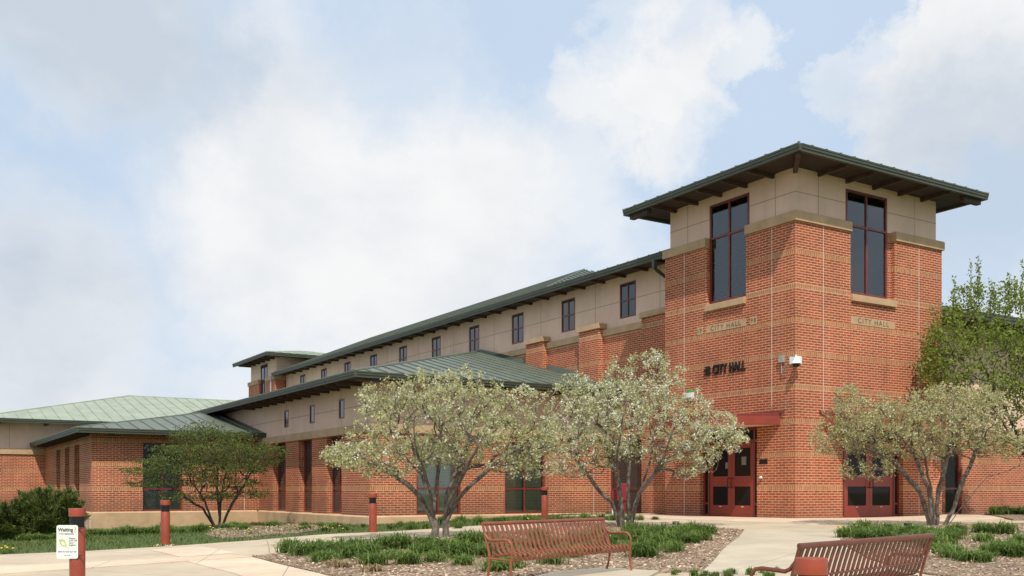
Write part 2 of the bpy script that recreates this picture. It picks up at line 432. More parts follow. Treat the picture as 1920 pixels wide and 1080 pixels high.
# ---- corner tower -------------------------------------------------
TX, TY = 7.22, 6.02
LW = (2.08, 3.90, 7.15, 9.8); RW = (2.52, 4.70, 7.15, 9.8)
mb = MB()
wall(mb, 'x', 0, 0, TY, -.4, 9.13, [LW, (1.60, 4.23, -.4, 2.96)], .45)
wall(mb, 'y', 0, 0, TX, -.4, 9.13, [RW, (2.14, 5.15, -.4, 2.96)], .45)
mb.face([(TX,0,-.4),(TX,TY,-.4),(TX,TY,9.13),(TX,0,9.13)]); mb.face([(0,TY,2),(TX,TY,2),(TX,TY,9.13),(0,TY,9.13)])
mb.build('brick_wall', M['brick'], hall, label='red brick walls of the corner tower')
mb = MB()
def capring(mb, pl, segs, z0, z1, c=0, o=.07, dep=.35):
    for a, b in segs: mb.pbox(pl, c, a, b, -o, dep, z0, z1-.03); mb.pbox(pl, c, a, b, -o+.02, dep, z1-.03, z1)
capring(mb, 'x', [(-.07, LW[0]), (LW[1], TY+.07)], 9.13, 9.43)
capring(mb, 'y', [(.351, RW[0]), (RW[1], TX+.07)], 9.13, 9.43)
mb.box(-.0699, .351, -.0705, -.03, 9.1301, 9.3999)
mb.pbox('y', TY, -.05, TX, -.35, .07, 9.13, 9.43)
mb.build('stone_band', M['cap'], hall)
S = .16
mb = MB()
wall(mb, 'x', S, S, TY-.1, 9.3, 10.95, [(LW[0], LW[1], 9.0, 10.53)], .2)
wall(mb, 'y', S, S, TX-.1, 9.3, 10.95, [(RW[0]-.05, RW[1]-.2, 9.0, 10.53)], .2)
mb.face([(TX-.1,S,9.3),(TX-.1,TY-.1,9.3),(TX-.1,TY-.1,10.95),(TX-.1,S,10.95)]); mb.face([(S,TY-.1,9.3),(TX-.1,TY-.1,9.3),(TX-.1,TY-.1,10.95),(S,TY-.1,10.95)])
mb.build('stucco_wall', M['stucco'], hall, label='tan stucco top storey of the tower')
mb = MB()
g = .012
for u in (.97, 5.01): mb.pbox('x', S, u-g, u+g, -.003, .01, 9.43, 10.9)
for u in (1.20, 5.97): mb.pbox('y', S, u-g, u+g, -.003, .01, 9.43, 10.9)
for a, b in ((S, LW[0]), (LW[1], TY-.1)): mb.pbox('x', S, a, b, -.004, .01, 10.08-g, 10.08+g)
for a, b in ((S, RW[0]-.05), (RW[1]-.2, TX-.1)): mb.pbox('y', S, a, b, -.004, .01, 10.08-g, 10.08+g)
add_to('stucco_wall', mb, M['groove'])
mb = MB()
for u, z0 in ((.97, 3.5), (5.01, 0)): mb.pbox('x', 0, u-.012, u+.012, -.004, .01, z0, 9.13)
for u, z0 in ((1.24, 3.3), (5.97, 0)): mb.pbox('y', 0, u-.012, u+.012, -.004, .01, z0, 9.13)
add_to('brick_wall', mb, M['joint'])
window('x', 0, LW[0], LW[1], 7.20, 10.53, hs=(9.40,), fw=.07, d0=.14, d1=.24, glass='tglass', label='tall cross-barred tower window above the left entrance')
window('y', 0, RW[0]-.05, RW[1]-.2, 7.20, 10.53, hs=(9.40,), fw=.07, d0=.14, d1=.24, glass='tglass', label='tall cross-barred tower window on the right face')
mb = MB().pbox('y', 0, RW[1]-.2, RW[1], .15, .3, 7.15, 9.4).build('window_jamb', M['brick'], hall)
mb = MB()
wall(mb, 'x', .47, .47, 5.5, 7.05, 10.7, [(LW[0]-.1, LW[1]+.1, 7.1, 10.55)], .05); wall(mb, 'y', .47, .47, 6.7, 7.05, 10.7, [(RW[0]-.15, RW[1]-.1, 7.1, 10.55)], .05)
mb.face([(6.7,.47,7.05),(6.7,5.5,7.05),(6.7,5.5,10.7),(6.7,.47,10.7)]); mb.face([(.47,5.5,7.05),(6.7,5.5,7.05),(6.7,5.5,10.7),(.47,5.5,10.7)])
mb.face([(.47,.47,7.05),(6.7,.47,7.05),(6.7,5.5,7.05),(.47,5.5,7.05)]); mb.face([(.47,.47,10.7),(6.7,.47,10.7),(6.7,5.5,10.7),(.47,5.5,10.7)])
mb.build('upper_room', M['room'], hall)
sill('x', 0, LW[0], LW[1]-.0, 6.92, 7.19); sill('y', 0, RW[0], RW[1], 6.92, 7.19)
# stone plaques with engraved writing
def text(s, size, mat, parent, loc, X, Z, name='lettering', sx=1.0, ext=.004, bold=0.0, align='CENTER', sp=1.0):
    cu = bpy.data.curves.new(name, 'FONT'); cu.body = s; cu.size = size; cu.extrude = ext; cu.offset = bold
    cu.align_x = align; cu.align_y = 'CENTER'; cu.space_character = sp; cu.resolution_u = 3
    t = bpy.data.objects.new('tmp', cu); me = bpy.data.meshes.new_from_object(t); bpy.data.objects.remove(t)
    me.name = name; me.materials.clear(); me.materials.append(mat)
    X = Vector(X); Z = Vector(Z); Y = Z.cross(X)
    R = Matrix((X*sx, Y, Z)).transposed().to_4x4()
    me.transform(Matrix.Translation(loc) @ R)
    o = bpy.data.objects.new(name, me); col.objects.link(o)
    if parent: o.parent = parent
    return o
XL, ZL = (0,-1,0), (-1,0,0)
XR, ZR = (1,0,0), (0,-1,0)
def plaque(pl, u0, u1, s, size, lab):
    z0, z1 = 6.20, 6.45
    o = MB().pbox(pl, 0, u0, u1, -.012, .02, z0, z1).build('stone_plaque', M['cap'], hall, label=lab, bevel=.004)
    um = (u0+u1)/2
    if pl == 'x': text(s, size, M['ink2'], o, (-.014, um, (z0+z1)/2), XL, ZL, sx=1.1, sp=1.25)
    else: text(s, size, M['ink2'], o, (um, -.014, (z0+z1)/2), XR, ZR, sx=1.1, sp=1.25)
plaque('x', 2.08, 3.90, 'CITY HALL', .22, 'long tan stone plaque engraved CITY HALL')
plaque('y', 2.52, 4.70, 'CITY HALL', .24, 'long tan stone plaque engraved CITY HALL on right face')
plaque('x', 4.09, 4.37, '19', .20, 'small square stone engraved 19'); plaque('x', 1.60, 1.88, '98', .20, 'small square stone engraved 98')
# tower roof
def hip_corner_roof(x0, x1, y0, y1, zt, m, mat, name='roof', sp=.62):
    mb = MB(); cxm = (x0+x1)/2; h = min(x1-x0, y1-y0)/2
    if x1-x0 > y1-y0: A = (x0+h, y0+h, zt+m*h); B = (x1-h, y0+h, zt+m*h)
    else: A = (x0+h, y0+h, zt+m*h); B = (x0+h, y1-h, zt+m*h)
    c = [(x0,y0,zt),(x1,y0,zt),(x1,y1,zt),(x0,y1,zt)]
    if x1-x0 > y1-y0:
        P = ([c[0],c[1],B,A],[c[1],c[2],B],[c[2],c[3],A,B],[c[3],c[0],A]); R_ = ((c[0],A),(c[3],A),(c[1],B),(c[2],B),(A,B))
    else:
        P = ([c[0],c[1],A],[c[1],c[2],B,A],[c[2],c[3],B],[c[3],c[0],A,B]); R_ = ((c[0],A),(c[1],A),(c[2],B),(c[3],B),(A,B))
    for p in P: roof_plane(mb, p, sp)
    for a, b in R_: ridge(mb, a, b)
    return mb.build(name, mat, hall)
o = 1.12; zt = 10.95
hip_corner_roof(-o, TX+.95, -o, TY+1.0, zt, .27, M['roofm']).__setitem__('label', 'dark green hip roof of the tower')
mb = MB()
gutter(mb, 'x', -o, -o, TY+1.0, zt); gutter(mb, 'y', -o, -o+.131, TX+.95, zt)
mb.box(TX+.82, TX+.95, -o+.131, TY+1.0, zt-.2, zt); mb.box(-o+.131, TX+.82, TY+.87, TY+1.0, zt-.2, zt)
mb.build('gutter', M['gutter'], hall)
mb = MB(); mb.box(-o+.13, TX+.82, -o+.13, TY+.87, zt-.12, zt-.08)
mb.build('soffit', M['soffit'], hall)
for u in (1.05, 2.2, 3.35, 4.5, 5.6): rafter('x', S, u, zt-.12, o+S-.14, .09, .13)
for u in (1.2, 2.5, 3.8, 5.1, 6.3): rafter('y', S, u, zt-.12, o+S-.14, .09, .13)
mb = MB()   # the corner hip rafter
q = Vector((-1, -1, 0)).normalized(); r_ = Vector((1, -1, 0)).normalized()*.07
a0 = Vector((S, S, zt-.12)); a1 = Vector((S, S, zt-.12))+q*(o+S-.15)*1.38
A = [a0-r_, a0+r_, a0+r_-Vector((0,0,.2)), a0-r_-Vector((0,0,.2))]; B = [a1-r_, a1+r_, a1+r_-Vector((0,0,.2)), a1-r_-Vector((0,0,.2))]
mb.face(A); mb.face(B[::-1])
for i in range(4): j = (i+1) % 4; mb.face([A[i], B[i], B[j], A[j]])
mb.build('hip_rafter', M['rafter'], hall)
for (x, y) in ((TX+.55, -o+.25),): MB().box(TX-.1, TX+.82, -o+.2, -o+.38, zt-.34, zt-.12).build('rafter_tail', M['rafter'], hall)
MB().box(-o+.2, -o+.4, TY-.1, TY+.85, zt-.34, zt-.12).build('rafter_tail', M['rafter'], hall)

# entrances
def entrance(pl, u0, u1, flip, lab):
    fr = MB(); z1 = 2.96; f = .07; sw = .33
    d0, d1 = .16, .27
    fr.pbox(pl, 0, u0, u0+f, d0, d1, 0, z1); fr.pbox(pl, 0, u1-f, u1, d0, d1, 0, z1)
    fr.pbox(pl, 0, u0+f, u1-f, d0, d1, z1-.12, z1)
    a, b = u0+f+sw-.1, u1-f-sw+.1
    fr.pbox(pl, 0, a-f, a, d0, d1, 0, z1-.12); fr.pbox(pl, 0, b, b+f, d0, d1, 0, z1-.12)
    fr.pbox(pl, 0, a, b, d0, d1, 2.44, 2.54)
    for (p, q) in ((u0+f, a-f), (b+f, u1-f)):
        fr.pbox(pl, 0, p, q, d0, d1, .42, .48); fr.pbox(pl, 0, p, q, d0, d1, 0, .10); fr.pbox(pl, 0, p, q, d0, d1, 2.44, 2.54)
    w = fr.build('door_frame', M['frame'], hall, label=lab)
    g = MB()
    for (p, q) in ((u0+f, a-f), (b+f, u1-f)): g.pbox(pl, 0, p, q, .21, .222, .10, z1-.12)
    g.pbox(pl, 0, a, b, .21, .222, 2.54, z1-.12)
    g.build('pane', M['dglass'], w)
    mid = (a+b)/2
    for k, (p, q) in enumerate(((a+.004, mid-.004), (mid+.004, b-.004))):
        dm = MB(); s_ = .15
        dm.pbox(pl, 0, p, p+s_, .18, .235, .01, 2.43); dm.pbox(pl, 0, q-s_, q, .18, .235, .01, 2.43)
        for (z0_, z1_) in ((.01, .40), (1.02, 1.36), (2.28, 2.43)): dm.pbox(pl, 0, p+s_, q-s_, .18, .235, z0_, z1_)
        d = dm.build('door', M['door'], hall)
        gm = MB(); gm.pbox(pl, 0, p+s_, q-s_, .203, .213, .40, 1.02); gm.pbox(pl, 0, p+s_, q-s_, .203, .213, 1.36, 2.28)
        gm.build('pane', M['dglass'], d)
        inner = q-.07 if k == 0 else p+.07
        P = (lambda uu, dd, z: (dd, uu, z)) if pl == 'x' else (lambda uu, dd, z: (uu, dd, z))
        MB().tube([P(inner, .18, .98), P(inner, .10, .99), P(inner, .09, 1.02), P(inner, .09, 1.26), P(inner, .10, 1.29), P(inner, .18, 1.30)], .014, 8).build('handle', M['bronze'], d, smooth=True)
        MB().pbox(pl, 0, (p+q)/2-.05, (p+q)/2+.05, .172, .18, .345, .365).build('label_plate', M['white'], d)
    return w
entrance('x', 1.60, 4.23, False, 'red framed double doors under the left canopy')
entrance('y', 2.14, 5.15, True, 'red framed double doors on the right tower face')
MB().box(-.0, .44, 1.3, 4.6, 2.965, 3.0).box(2.0, 5.3, 0.0, .44, 2.965, 3.0).build('door_lintel', M['frame'], hall)
# notices stuck on the glass of the doors
for (u, z, w_, h_, l_) in ((2.36, 1.86, .21, .27, 'right'), (3.14, 1.72, .14, .2, 'left')):
    MB().box(.196, .200, u-w_/2, u+w_/2, z-h_/2, z+h_/2).build('posted_notice', M['notice'], hall, label='pale notice taped on the '+l_+' door leaf')
# wedge canopies, front edge turned 45 degrees to the walls
def canopy(pts, z0, z1, lab):
    mb = MB(); n = len(pts)
    top = [(x, y, z1) for x, y in pts]; bot = [(x, y, z0) for x, y in pts]
    for i in range(n): j = (i+1) % n; mb.face([bot[i], bot[j], top[j], top[i]])
    mb.face(top[::-1])
    cxm = sum(p[0] for p in pts)/n; cym = sum(p[1] for p in pts)/n
    for zz, hh in ((z1, .035), (z0-.03, .03)):
        q = [(cxm+(x-cxm)*1.012, cym+(y-cym)*1.012) for x, y in pts]
        for i in range(n):
            j = (i+1) % n; mb.face([(*q[i], zz), (*q[j], zz), (*q[j], zz+hh), (*q[i], zz+hh)])
        mb.face([(*p, zz+hh) for p in q]); mb.face([(*p, zz) for p in q][::-1])
    c = mb.build('canopy', M['door'], hall, label=lab)
    q = [(cxm+(x-cxm)*.97, cym+(y-cym)*.97, z0-.034) for x, y in pts]
    MB().face(q).build('canopy_soffit', M['stucco'], c)
    return c
canopy([(0.0, .62), (-1.95, 1.84), (-2.0, 4.45), (0.0, 4.45)], 2.96, 3.24, 'red metal canopy over the left doors')
canopy([(1.2, 0.0), (2.35, -1.95), (5.6, -2.0), (5.6, 0.0)], 2.96, 3.24, 'red metal canopy over the right doors')
for (pl, a, b) in (('x', .45, 4.5), ('y', 1.05, 5.65)):
    MB().pbox(pl, 0, a, b, -.05, 0, 3.28, 3.36).build('canopy_flashing', M['frame'], hall)

# ---- main long block ------------------------------------------------
XB, XS = 1.2, 1.32; BAY = 4.07; Y1 = 50.0
mb = MB()
piers = [(7.80+BAY*k, .68) for k in range(3)]
wall(mb, 'x', XB, TY, Y1, -.4, 7.16, [(8.68, 10.85, -.4, 2.96)], .4)
for k, (yc, hw) in enumerate(piers):
    a, b = yc-hw, yc+hw
    mb.face([(.95,b,-.4),(.95,a,-.4),(.95,a,7.48),(.95,b,7.48)]); mb.face([(.95,a,-.4),(XS,a,-.4),(XS,a,7.48),(.95,a,7.48)]); mb.face([(.95,b,7.48),(XS,b,7.48),(XS,b,-.4),(.95,b,-.4)])
mb.build('brick_wall', M['brick'], hall, label='long red brick wall with piers behind the trees')
mb = MB(); prev = TY
for yc, hw in piers:
    if yc-hw > prev: mb.pbox('x', XB, prev, yc-hw, -.06, .3, 7.16, 7.42)
    mb.box(.88, 1.5, yc-hw-.07, yc+hw+.07, 7.48, 7.69); prev = yc+hw
mb.pbox('x', XB, prev, Y1, -.06, .3, 7.16, 7.42)
mb.build('stone_band', M['cap'], hall)
wins = [(9.77+BAY*k) for k in range(10)]
ops = [(y-.48, y+.48, 7.76, 9.12) for y in wins]
mb = MB(); wall(mb, 'x', XS, TY, Y1-.1, 7.3, 9.5, ops, .15)
mb.build('stucco_wall', M['stucco'], hall, label='tan stucco clerestory wall under the long eave')
for y in wins: window('x', XS, y-.5, y+.5, 7.75, 9.13, hs=(8.44,), fw=.06, d0=-.012, d1=.07)
mb = MB()
for k in range(11): y = 7.86+BAY*k-.03; mb.pbox('x', XS, y-g, y+g, -.003, .01, 7.42, 9.4)
pv = TY
for y in wins: mb.pbox('x', XS, pv, y-.5, -.004, .01, 8.44-g, 8.44+g); pv = y+.5
mb.pbox('x', XS, pv, Y1-.1, -.004, .01, 8.44-g, 8.44+g)
add_to('stucco_wall', mb, M['groove'])
E0 = .30; ZE = 9.56
mb = MB(); gutter(mb, 'x', E0, TY+.05, 50.25, ZE, .22); mb.build('gutter', M['gutter'], hall)
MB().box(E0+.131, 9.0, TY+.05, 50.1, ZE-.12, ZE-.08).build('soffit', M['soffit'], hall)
for k in range(31): rafter('x', XS, 7.2+k*1.357, ZE-.12, XS-E0-.16, .1, .10)
mb = MB()
roof_plane(mb, [(E0,14.0,ZE),(E0,50.25,ZE),(8,50.25,12.72),(8,21.8,12.72)]); roof_plane(mb, [(15.7,50.25,ZE),(15.7,14.0,ZE),(8,21.8,12.72),(8,50.25,12.72)])
roof_plane(mb, [(E0,14.0,ZE),(8,21.8,12.72),(15.7,14.0,ZE)])
roof_plane(mb, [(E0,TY+.05,ZE),(E0,14.0,ZE),(15.7,14.0,ZE+.02),(15.7,TY+.05,ZE+.02)])
ridge(mb, (8,21.8,12.72), (8,50.25,12.72)); ridge(mb, (E0,14.0,ZE), (8,21.8,12.72))
mb.face([(E0,50.25,ZE),(15.7,50.25,ZE),(8,50.25,12.72)])
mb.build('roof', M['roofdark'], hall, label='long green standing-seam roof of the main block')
mb = MB(); mb.face([(15.2,TY,0),(15.2,50,0),(15.2,50,9.5),(15.2,TY,9.5)]); mb.face([(1.3,50,0),(15.2,50,0),(15.2,50,9.5),(1.3,50,9.5)])
mb.build('back_wall', M['brick'], hall)
# green downspout that bends back from the gutter to the wall beside the tower
mb = MB().box(E0-.03, E0+.11, 6.93, 7.07, 9.02, 9.36); mb.tube([(E0+.04, 7.0, 9.1), (E0+.12, 7.0, 9.0), (XS-.08, 7.0, 8.62), (XS-.06, 7.0, 8.4)], .075, 4); mb.box(XS-.12, XS, 6.94, 7.06, 7.7, 8.45)
mb.build('downspout', M['gutter'], hall, label='green downspout bending back beside the tower')
# red glazed doors between the low wing and the tower
window('x', XB, 8.68, 10.85, .02, 2.96, vs=(.5,), hs=(.96,), fw=.08, d0=.12, d1=.22, label='red framed glazed bay behind the middle blossoming tree')

# ---- far small tower -------------------------------------------------
X2, YA, YB = .5, 50.0, 56.35
mb = MB()
wall(mb, 'x', X2, YA, YB, 4, 9.13, [(52.1, 53.75, 4, 9.2)], .4)
mb.face([(X2,YA,4),(X2+7,YA,4),(X2+7,YA,9.13),(X2,YA,9.13)]); mb.face([(X2,YB,4),(X2+7,YB,4),(X2+7,YB,9.13),(X2,YB,9.13)]); mb.face([(X2+7,YA,4),(X2+7,YB,4),(X2+7,YB,9.13),(X2+7,YA,9.13)])
mb.build('brick_wall', M['brick'], hall, label='brick walls of the far small tower')
mb = MB()
mb.pbox('x', X2, YA-.07, 52.1, -.07, .3, 9.13, 9.43); mb.pbox('x', X2, 53.75, YB+.07, -.07, .3, 9.13, 9.43); mb.pbox('y', YA, X2+.3, X2+7, -.07, .3, 9.13, 9.43)
mb.build('stone_band', M['cap'], hall)
mb = MB(); wall(mb, 'x', X2+.15, YA+.15, YB-.12, 9.3, 10.95, [(52.1, 53.75, 9.2, 10.53)], .2)
for q in ([(X2+.15,YA+.15,9.3),(X2+6.9,YA+.15,9.3),(X2+6.9,YA+.15,10.95),(X2+.15,YA+.15,10.95)], [(X2+.15,YB-.12,9.3),(X2+6.9,YB-.12,9.3),(X2+6.9,YB-.12,10.95),(X2+.15,YB-.12,10.95)], [(X2+6.9,YA,9.3),(X2+6.9,YB,9.3),(X2+6.9,YB,10.95),(X2+6.9,YA,10.95)]): mb.face(q)
mb.build('stucco_wall', M['stucco'], hall, label='stucco top of the far small tower')
window('x', X2, 52.1, 53.75, 7.2, 10.53, hs=(9.4,), fw=.08, d0=.13, d1=.22)
mb = MB().pbox('x', X2+.15, YA+.15, 52.1, -.004, .01, 10.1-g, 10.1+g).pbox('x', X2+.15, 53.75, YB-.12, -.004, .01, 10.1-g, 10.1+g).pbox('y', YA+.15, X2+.2, X2+6.8, -.004, .01, 10.1-g, 10.1+g)
add_to('stucco_wall', mb, M['groove'])
zt = 10.95
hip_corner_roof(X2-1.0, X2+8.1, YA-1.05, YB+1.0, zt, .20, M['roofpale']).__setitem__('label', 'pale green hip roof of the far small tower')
mb = MB(); gutter(mb, 'x', X2-1.0, YA-1.05, YB+1.0, zt, .24); gutter(mb, 'y', YA-1.05, X2-1.0+.131, X2+8.1, zt, .24); mb.build('gutter', M['gutter'], hall)
MB().box(X2-.86, X2+8.0, YA-.91, YB+.95, zt-.14, zt-.1).build('soffit', M['soffit'], hall)
for k in range(6): rafter('x', X2+.15, YA+.5+k*1.15, zt-.14, 1.0, .12, .17)
MB().box(X2-.8, X2+.1, YA-.9, YA-.7, zt-.32, zt-.14).build('rafter_tail', M['rafter'], hall)
MB().tube([(E0-.03, 50.2, 9.3), (E0-.05, 50.2, 9.1), (E0-.05, 50.2, 6)], .06, 8).build('downspout', M['galv'], hall, label='pale downspout on the far small tower')

# ---- low wing in front of the main block ----------------------------
XW, YW = -9.23, 10.93
tall = [(13.47, 14.97), (16.55, 18.05), (19.63, 21.3)]
rw = [(-7.40, -5.58), (-3.68, -1.83)]
mb = MB()
wall(mb, 'x', XW, YW, 24.9, 0, 2.95, [(a, b, 0, 2.95) for a, b in tall], .36)
wall(mb, 'y', YW, XW, XB, 0, 2.95, [(a, b, 0, 2.75) for a, b in rw], .25)
mb.build('brick_wall', M['brick'], hall, label='brick walls of the low wing')
mb = MB(); mb.pbox('x', XW, YW-.07, 24.9, -.07, .36, 2.95, 3.24); mb.pbox('y', YW, XW+.36, XB, -.07, .36, 2.95, 3.24)
mb.build('stone_band', M['cap'], hall)
small = [13.70, 16.77, 19.82]
mb = MB(); wall(mb, 'x', XW+.1, YW+.1, 36, 3.2, 4.8, [(u-.25, u+.25, 3.6, 4.28) for u in small], .12); wall(mb, 'y', YW+.1, XW+.1, XB, 3.2, 4.8)
mb.build('stucco_wall', M['stucco'], hall, label='tan stucco upper wall of the low wing')
for u in small: window('x', XW+.1, u-.26, u+.26, 3.58, 4.31, vs=(), fw=.055, d0=-.012, d1=.06)
mb = MB(); pv = YW+.1
for u in small: mb.pbox('x', XW+.1, pv, u-.26, -.004, .01, 3.93-g, 3.93+g); pv = u+.26
mb.pbox('x', XW+.1, pv, 30, -.004, .01, 3.93-g, 3.93+g)
for u in small: mb.pbox('x', XW+.1, u-g, u+g, -.003, .01, 3.24, 3.58); mb.pbox('x', XW+.1, u-g, u+g, -.003, .01, 4.31, 4.7)
add_to('stucco_wall', mb, M['groove'])
for a, b in tall: window('x', XW, a, b, .01, 2.95, hs=(.96,), fw=.07, d0=.24, d1=.33)
for a, b in rw: window('y', YW, a, b, .01, 2.75, hs=(.96,), fw=.075, d0=.06, d1=.15, blind=True, label='red framed window with lowered blinds in the low wing')
mb = MB()
mb.pbox('x', XW, YW-.09, 23.2, -.09, .3, -1.4, -.05)
mb.pbox('y', YW, XW+.3, XB, -.09, .3, -1.4, -.05)
ed = [YW-.09]+[v for p in tall for v in p]+[23.2]
def slope(mb, pl, c, a, b, z0=-.05, z1=0.0, dp=.09):
    P = (lambda u, d, z: (c+d, u, z)) if pl == 'x' else (lambda u, d, z: (u, c+d, z))
    mb.face([P(a, -dp, z0), P(b, -dp, z0), P(b, .001, z1), P(a, .001, z1)]); mb.face([P(a, -dp, z0), P(a, .001, z1), P(a, .001, z0)]); mb.face([P(b, -dp, z0), P(b, .001, z0), P(b, .001, z1)])
slope(mb, 'x', XW, YW-.09, 23.2); slope(mb, 'y', YW, XW-.09, XB)
for a, b in tall: mb.pbox('x', XW, a, b, 0, .24, -.05, .008)
for a, b in rw: mb.pbox('y', YW, a, b, 0, .06, -.05, .008)
mb.build('concrete_base', M['base'], hall, label='tan concrete base of the low wing')
mb = MB().pbox('y', YW, .5-.012, .5+.012, -.004, .01, 0, 2.95); mb.box(XW+.2, XW+.225, YW-.094, YW-.08, -1.2, -.06)
add_to('brick_wall', mb, M['joint'])
ox_, oy_, zt, m1 = XW-1.03, YW-1.03, 4.9, .25
xm = XB+.0; t = xm-ox_
mb = MB()
apex = (xm, oy_+t, zt+m1*t)
roof_plane(mb, [(ox_,oy_,zt),(xm,oy_,zt),apex]); roof_plane(mb, [(ox_,40,zt),(ox_,oy_,zt),apex,(xm,40,zt+m1*t)])
ridge(mb, (ox_,oy_,zt+.01), (apex[0],apex[1],apex[2]+.01), .055)
mb.box(xm-.12, xm, oy_, apex[1]+.3, 0, .01)
# step flashing up the main wall
fl = [(xm-.06, oy_, zt), (xm-.06, apex[1], apex[2]), (xm-.06, apex[1], apex[2]+.16), (xm-.06, oy_, zt+.3)]
mb.face(fl)
mb.build('roof', M['roofm'], hall, label='green hip roof of the low wing')
mb = MB(); gutter(mb, 'x', ox_, oy_, 40, zt, .2); gutter(mb, 'y', oy_, ox_+.131, xm, zt, .2); mb.build('gutter', M['gutter'], hall)
MB().box(ox_+.13, XW+.15, oy_+.131, 40, zt-.13, zt-.09).box(XW+.151, xm, oy_+.131, YW+.12, zt-.13, zt-.09).build('soffit', M['soffit'], hall)
for k in range(13): rafter('x', XW+.1, 11.9+k*1.02, zt-.13, .95, .1, .15)
for k in range(7): rafter('y', YW+.1, XW+1.3+k*1.3, zt-.13, .95, .1, .15)
MB().box(ox_+.25, XW+.05, oy_+.2, oy_+.36, zt-.3, zt-.13).build('rafter_tail', M['rafter'], hall)

# ---- lower hip-roofed wing at the left ------------------------------
XV, YV = -16.31, 23.27
vt = [(26.5, 27.9), (29.45, 30.85), (32.4, 33.85)]
mb = MB(); wall(mb, 'x', XV, YV, 38.1, 0, 3.3, [(a, b, 0, 2.95) for a, b in vt], .36); wall(mb, 'y', YV, XV, XW, 0, 3.3, [(-14.27, -12.62, 0, 2.95)], .3)
mb.build('brick_wall', M['brick'], hall, label='brick walls of the low hip-roofed wing at the left')
for a, b in vt: window('x', XV, a, b, .01, 2.95, vs=(.5,), hs=(.96,), fw=.08, d0=.24, d1=.33)
window('y', YV, -14.27, -12.62, .01, 2.95, hs=(.96,), fw=.07, d0=.12, d1=.2, label='red framed window behind the small leafy tree')
mb = MB(); mb.pbox('x', XV, YV-.09, 38.1, -.09, .3, -1.9, -.05); mb.pbox('y', YV, XV+.3, XW, -.09, .3, -1.9, -.05)
slope(mb, 'x', XV, YV-.09, 38.1); slope(mb, 'y', YV, XV-.09, XW-.1)
mb.pbox('y', YV, -14.27, -12.62, 0, .12, -.05, .008)
for a, b in vt: mb.pbox('x', XV, a, b, 0, .24, -.05, .008)
mb.build('concrete_base', M['base'], hall, label='tan concrete base of the left wing')
mb = MB().box(XV-.093, XV-.06, YV-.094, YV-.06, -1.5, -.06); mb.pbox('y', YV, -9.9, -9.87, -.004, .01, 0, 3.2)
add_to('brick_wall', mb, M['joint'])
a_, b_, zt, m2 = XV-.75, YV-.77, 3.46, .195
mb = MB(); t = XW-a_
roof_plane(mb, [(a_,b_,zt),(XW+.25,b_,zt),(XW+.25,b_+t+.25,zt+m2*(t+.25))]); roof_plane(mb, [(a_,38.1,zt),(a_,b_,zt),(XW+.25,b_+t+.25,zt+m2*(t+.25)),(XW+.25,38.1,zt+m2*(t+.25))])
ridge(mb, (a_,b_,zt), (XW+.1,b_+t+.1,zt+m2*(t+.1)), .045)
mb.build('roof', M['roofm'], hall, label='green hip roof of the low left wing')
mb = MB(); gutter(mb, 'x', a_, b_, 38.3, zt, .2); gutter(mb, 'y', b_, a_+.131, XW+.3, zt, .2); mb.box(XW+.301, XW+.34, b_, YV, zt-.2, zt+.1); mb.build('gutter', M['gutter'], hall)
MB().box(a_+.13, XV+.1, b_+.131, 38.1, zt-.13, zt-.09).box(XV+.101, XW, b_+.131, YV+.1, zt-.13, zt-.09).build('soffit', M['soffit'], hall)
for k in range(13): rafter('x', XV, 24.0+k*1.05, zt-.13, .6, .1, .13)
for k in range(3): rafter('y', YV, -15.6+k*2.2, zt-.13, .6, .1, .13)
# ---- far left block --------------------------------------------------
XZ, YZ = -18.75, 38.1
mb = MB(); wall(mb, 'y', YZ, XZ, -9, -1.9, 2.85); mb.face([(XZ,YZ,-1.9),(XZ,55,-1.9),(XZ,55,2.85),(XZ,YZ,2.85)])
mb.build('brick_wall', M['brick'], hall, label='brick wall of the far left block')
MB().pbox('y', YZ, XZ-.07, -9, -.07, .3, 2.85, 3.15).box(XZ-.07, XZ+.2, YZ+.3, 55, 2.85, 3.15).build('stone_band', M['cap'], hall)
mb = MB(); wall(mb, 'y', YZ+.1, XZ+.1, -9, 3.1, 4.6); mb.face([(XZ+.1,YZ+.1,3.1),(XZ+.1,55,3.1),(XZ+.1,55,4.6),(XZ+.1,YZ+.1,4.6)])
mb.build('stucco_wall', M['stucco'], hall, label='stucco upper wall of the far left block')
mb = MB()
for u in (-18.05, -15.1, -12.2): mb.pbox('y', YZ+.1, u-g, u+g, -.003, .01, 3.15, 4.5)
add_to('stucco_wall', mb, M['groove'])
a_, b_, zt, m3 = XZ-1.0, YZ-1.0, 4.70, .25; ry = 46.5; t = ry-b_
mb = MB()
roof_plane(mb, [(a_,b_,zt),(12,b_,zt),(12,ry,zt+m3*t),(a_+t,ry,zt+m3*t)], .68); roof_plane(mb, [(a_,b_,zt),(a_+t,ry,zt+m3*t),(a_,ry+t,zt)], .68); roof_plane(mb, [(a_,ry+t,zt),(a_+t,ry,zt+m3*t),(-1,ry,zt+m3*t),(-1,ry+t,zt)], .68)
ridge(mb, (a_,b_,zt), (a_+t,ry,zt+m3*t)); ridge(mb, (a_+t,ry,zt+m3*t), (-1,ry,zt+m3*t))
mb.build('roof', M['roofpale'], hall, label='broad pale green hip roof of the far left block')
mb = MB(); gutter(mb, 'y', b_, a_, -9, zt, .2); gutter(mb, 'x', a_, b_+.131, 55, zt, .2); mb.build('gutter', M['gutter'], hall)
MB().box(a_+.13, -9, b_+.131, YZ+.2, zt-.13, zt-.09).build('soffit', M['soffit'], hall)
for u in (-18.6, -16.3, -14.0, -11.8): rafter('y', YZ+.1, u, zt-.13, .9, .14, .15)

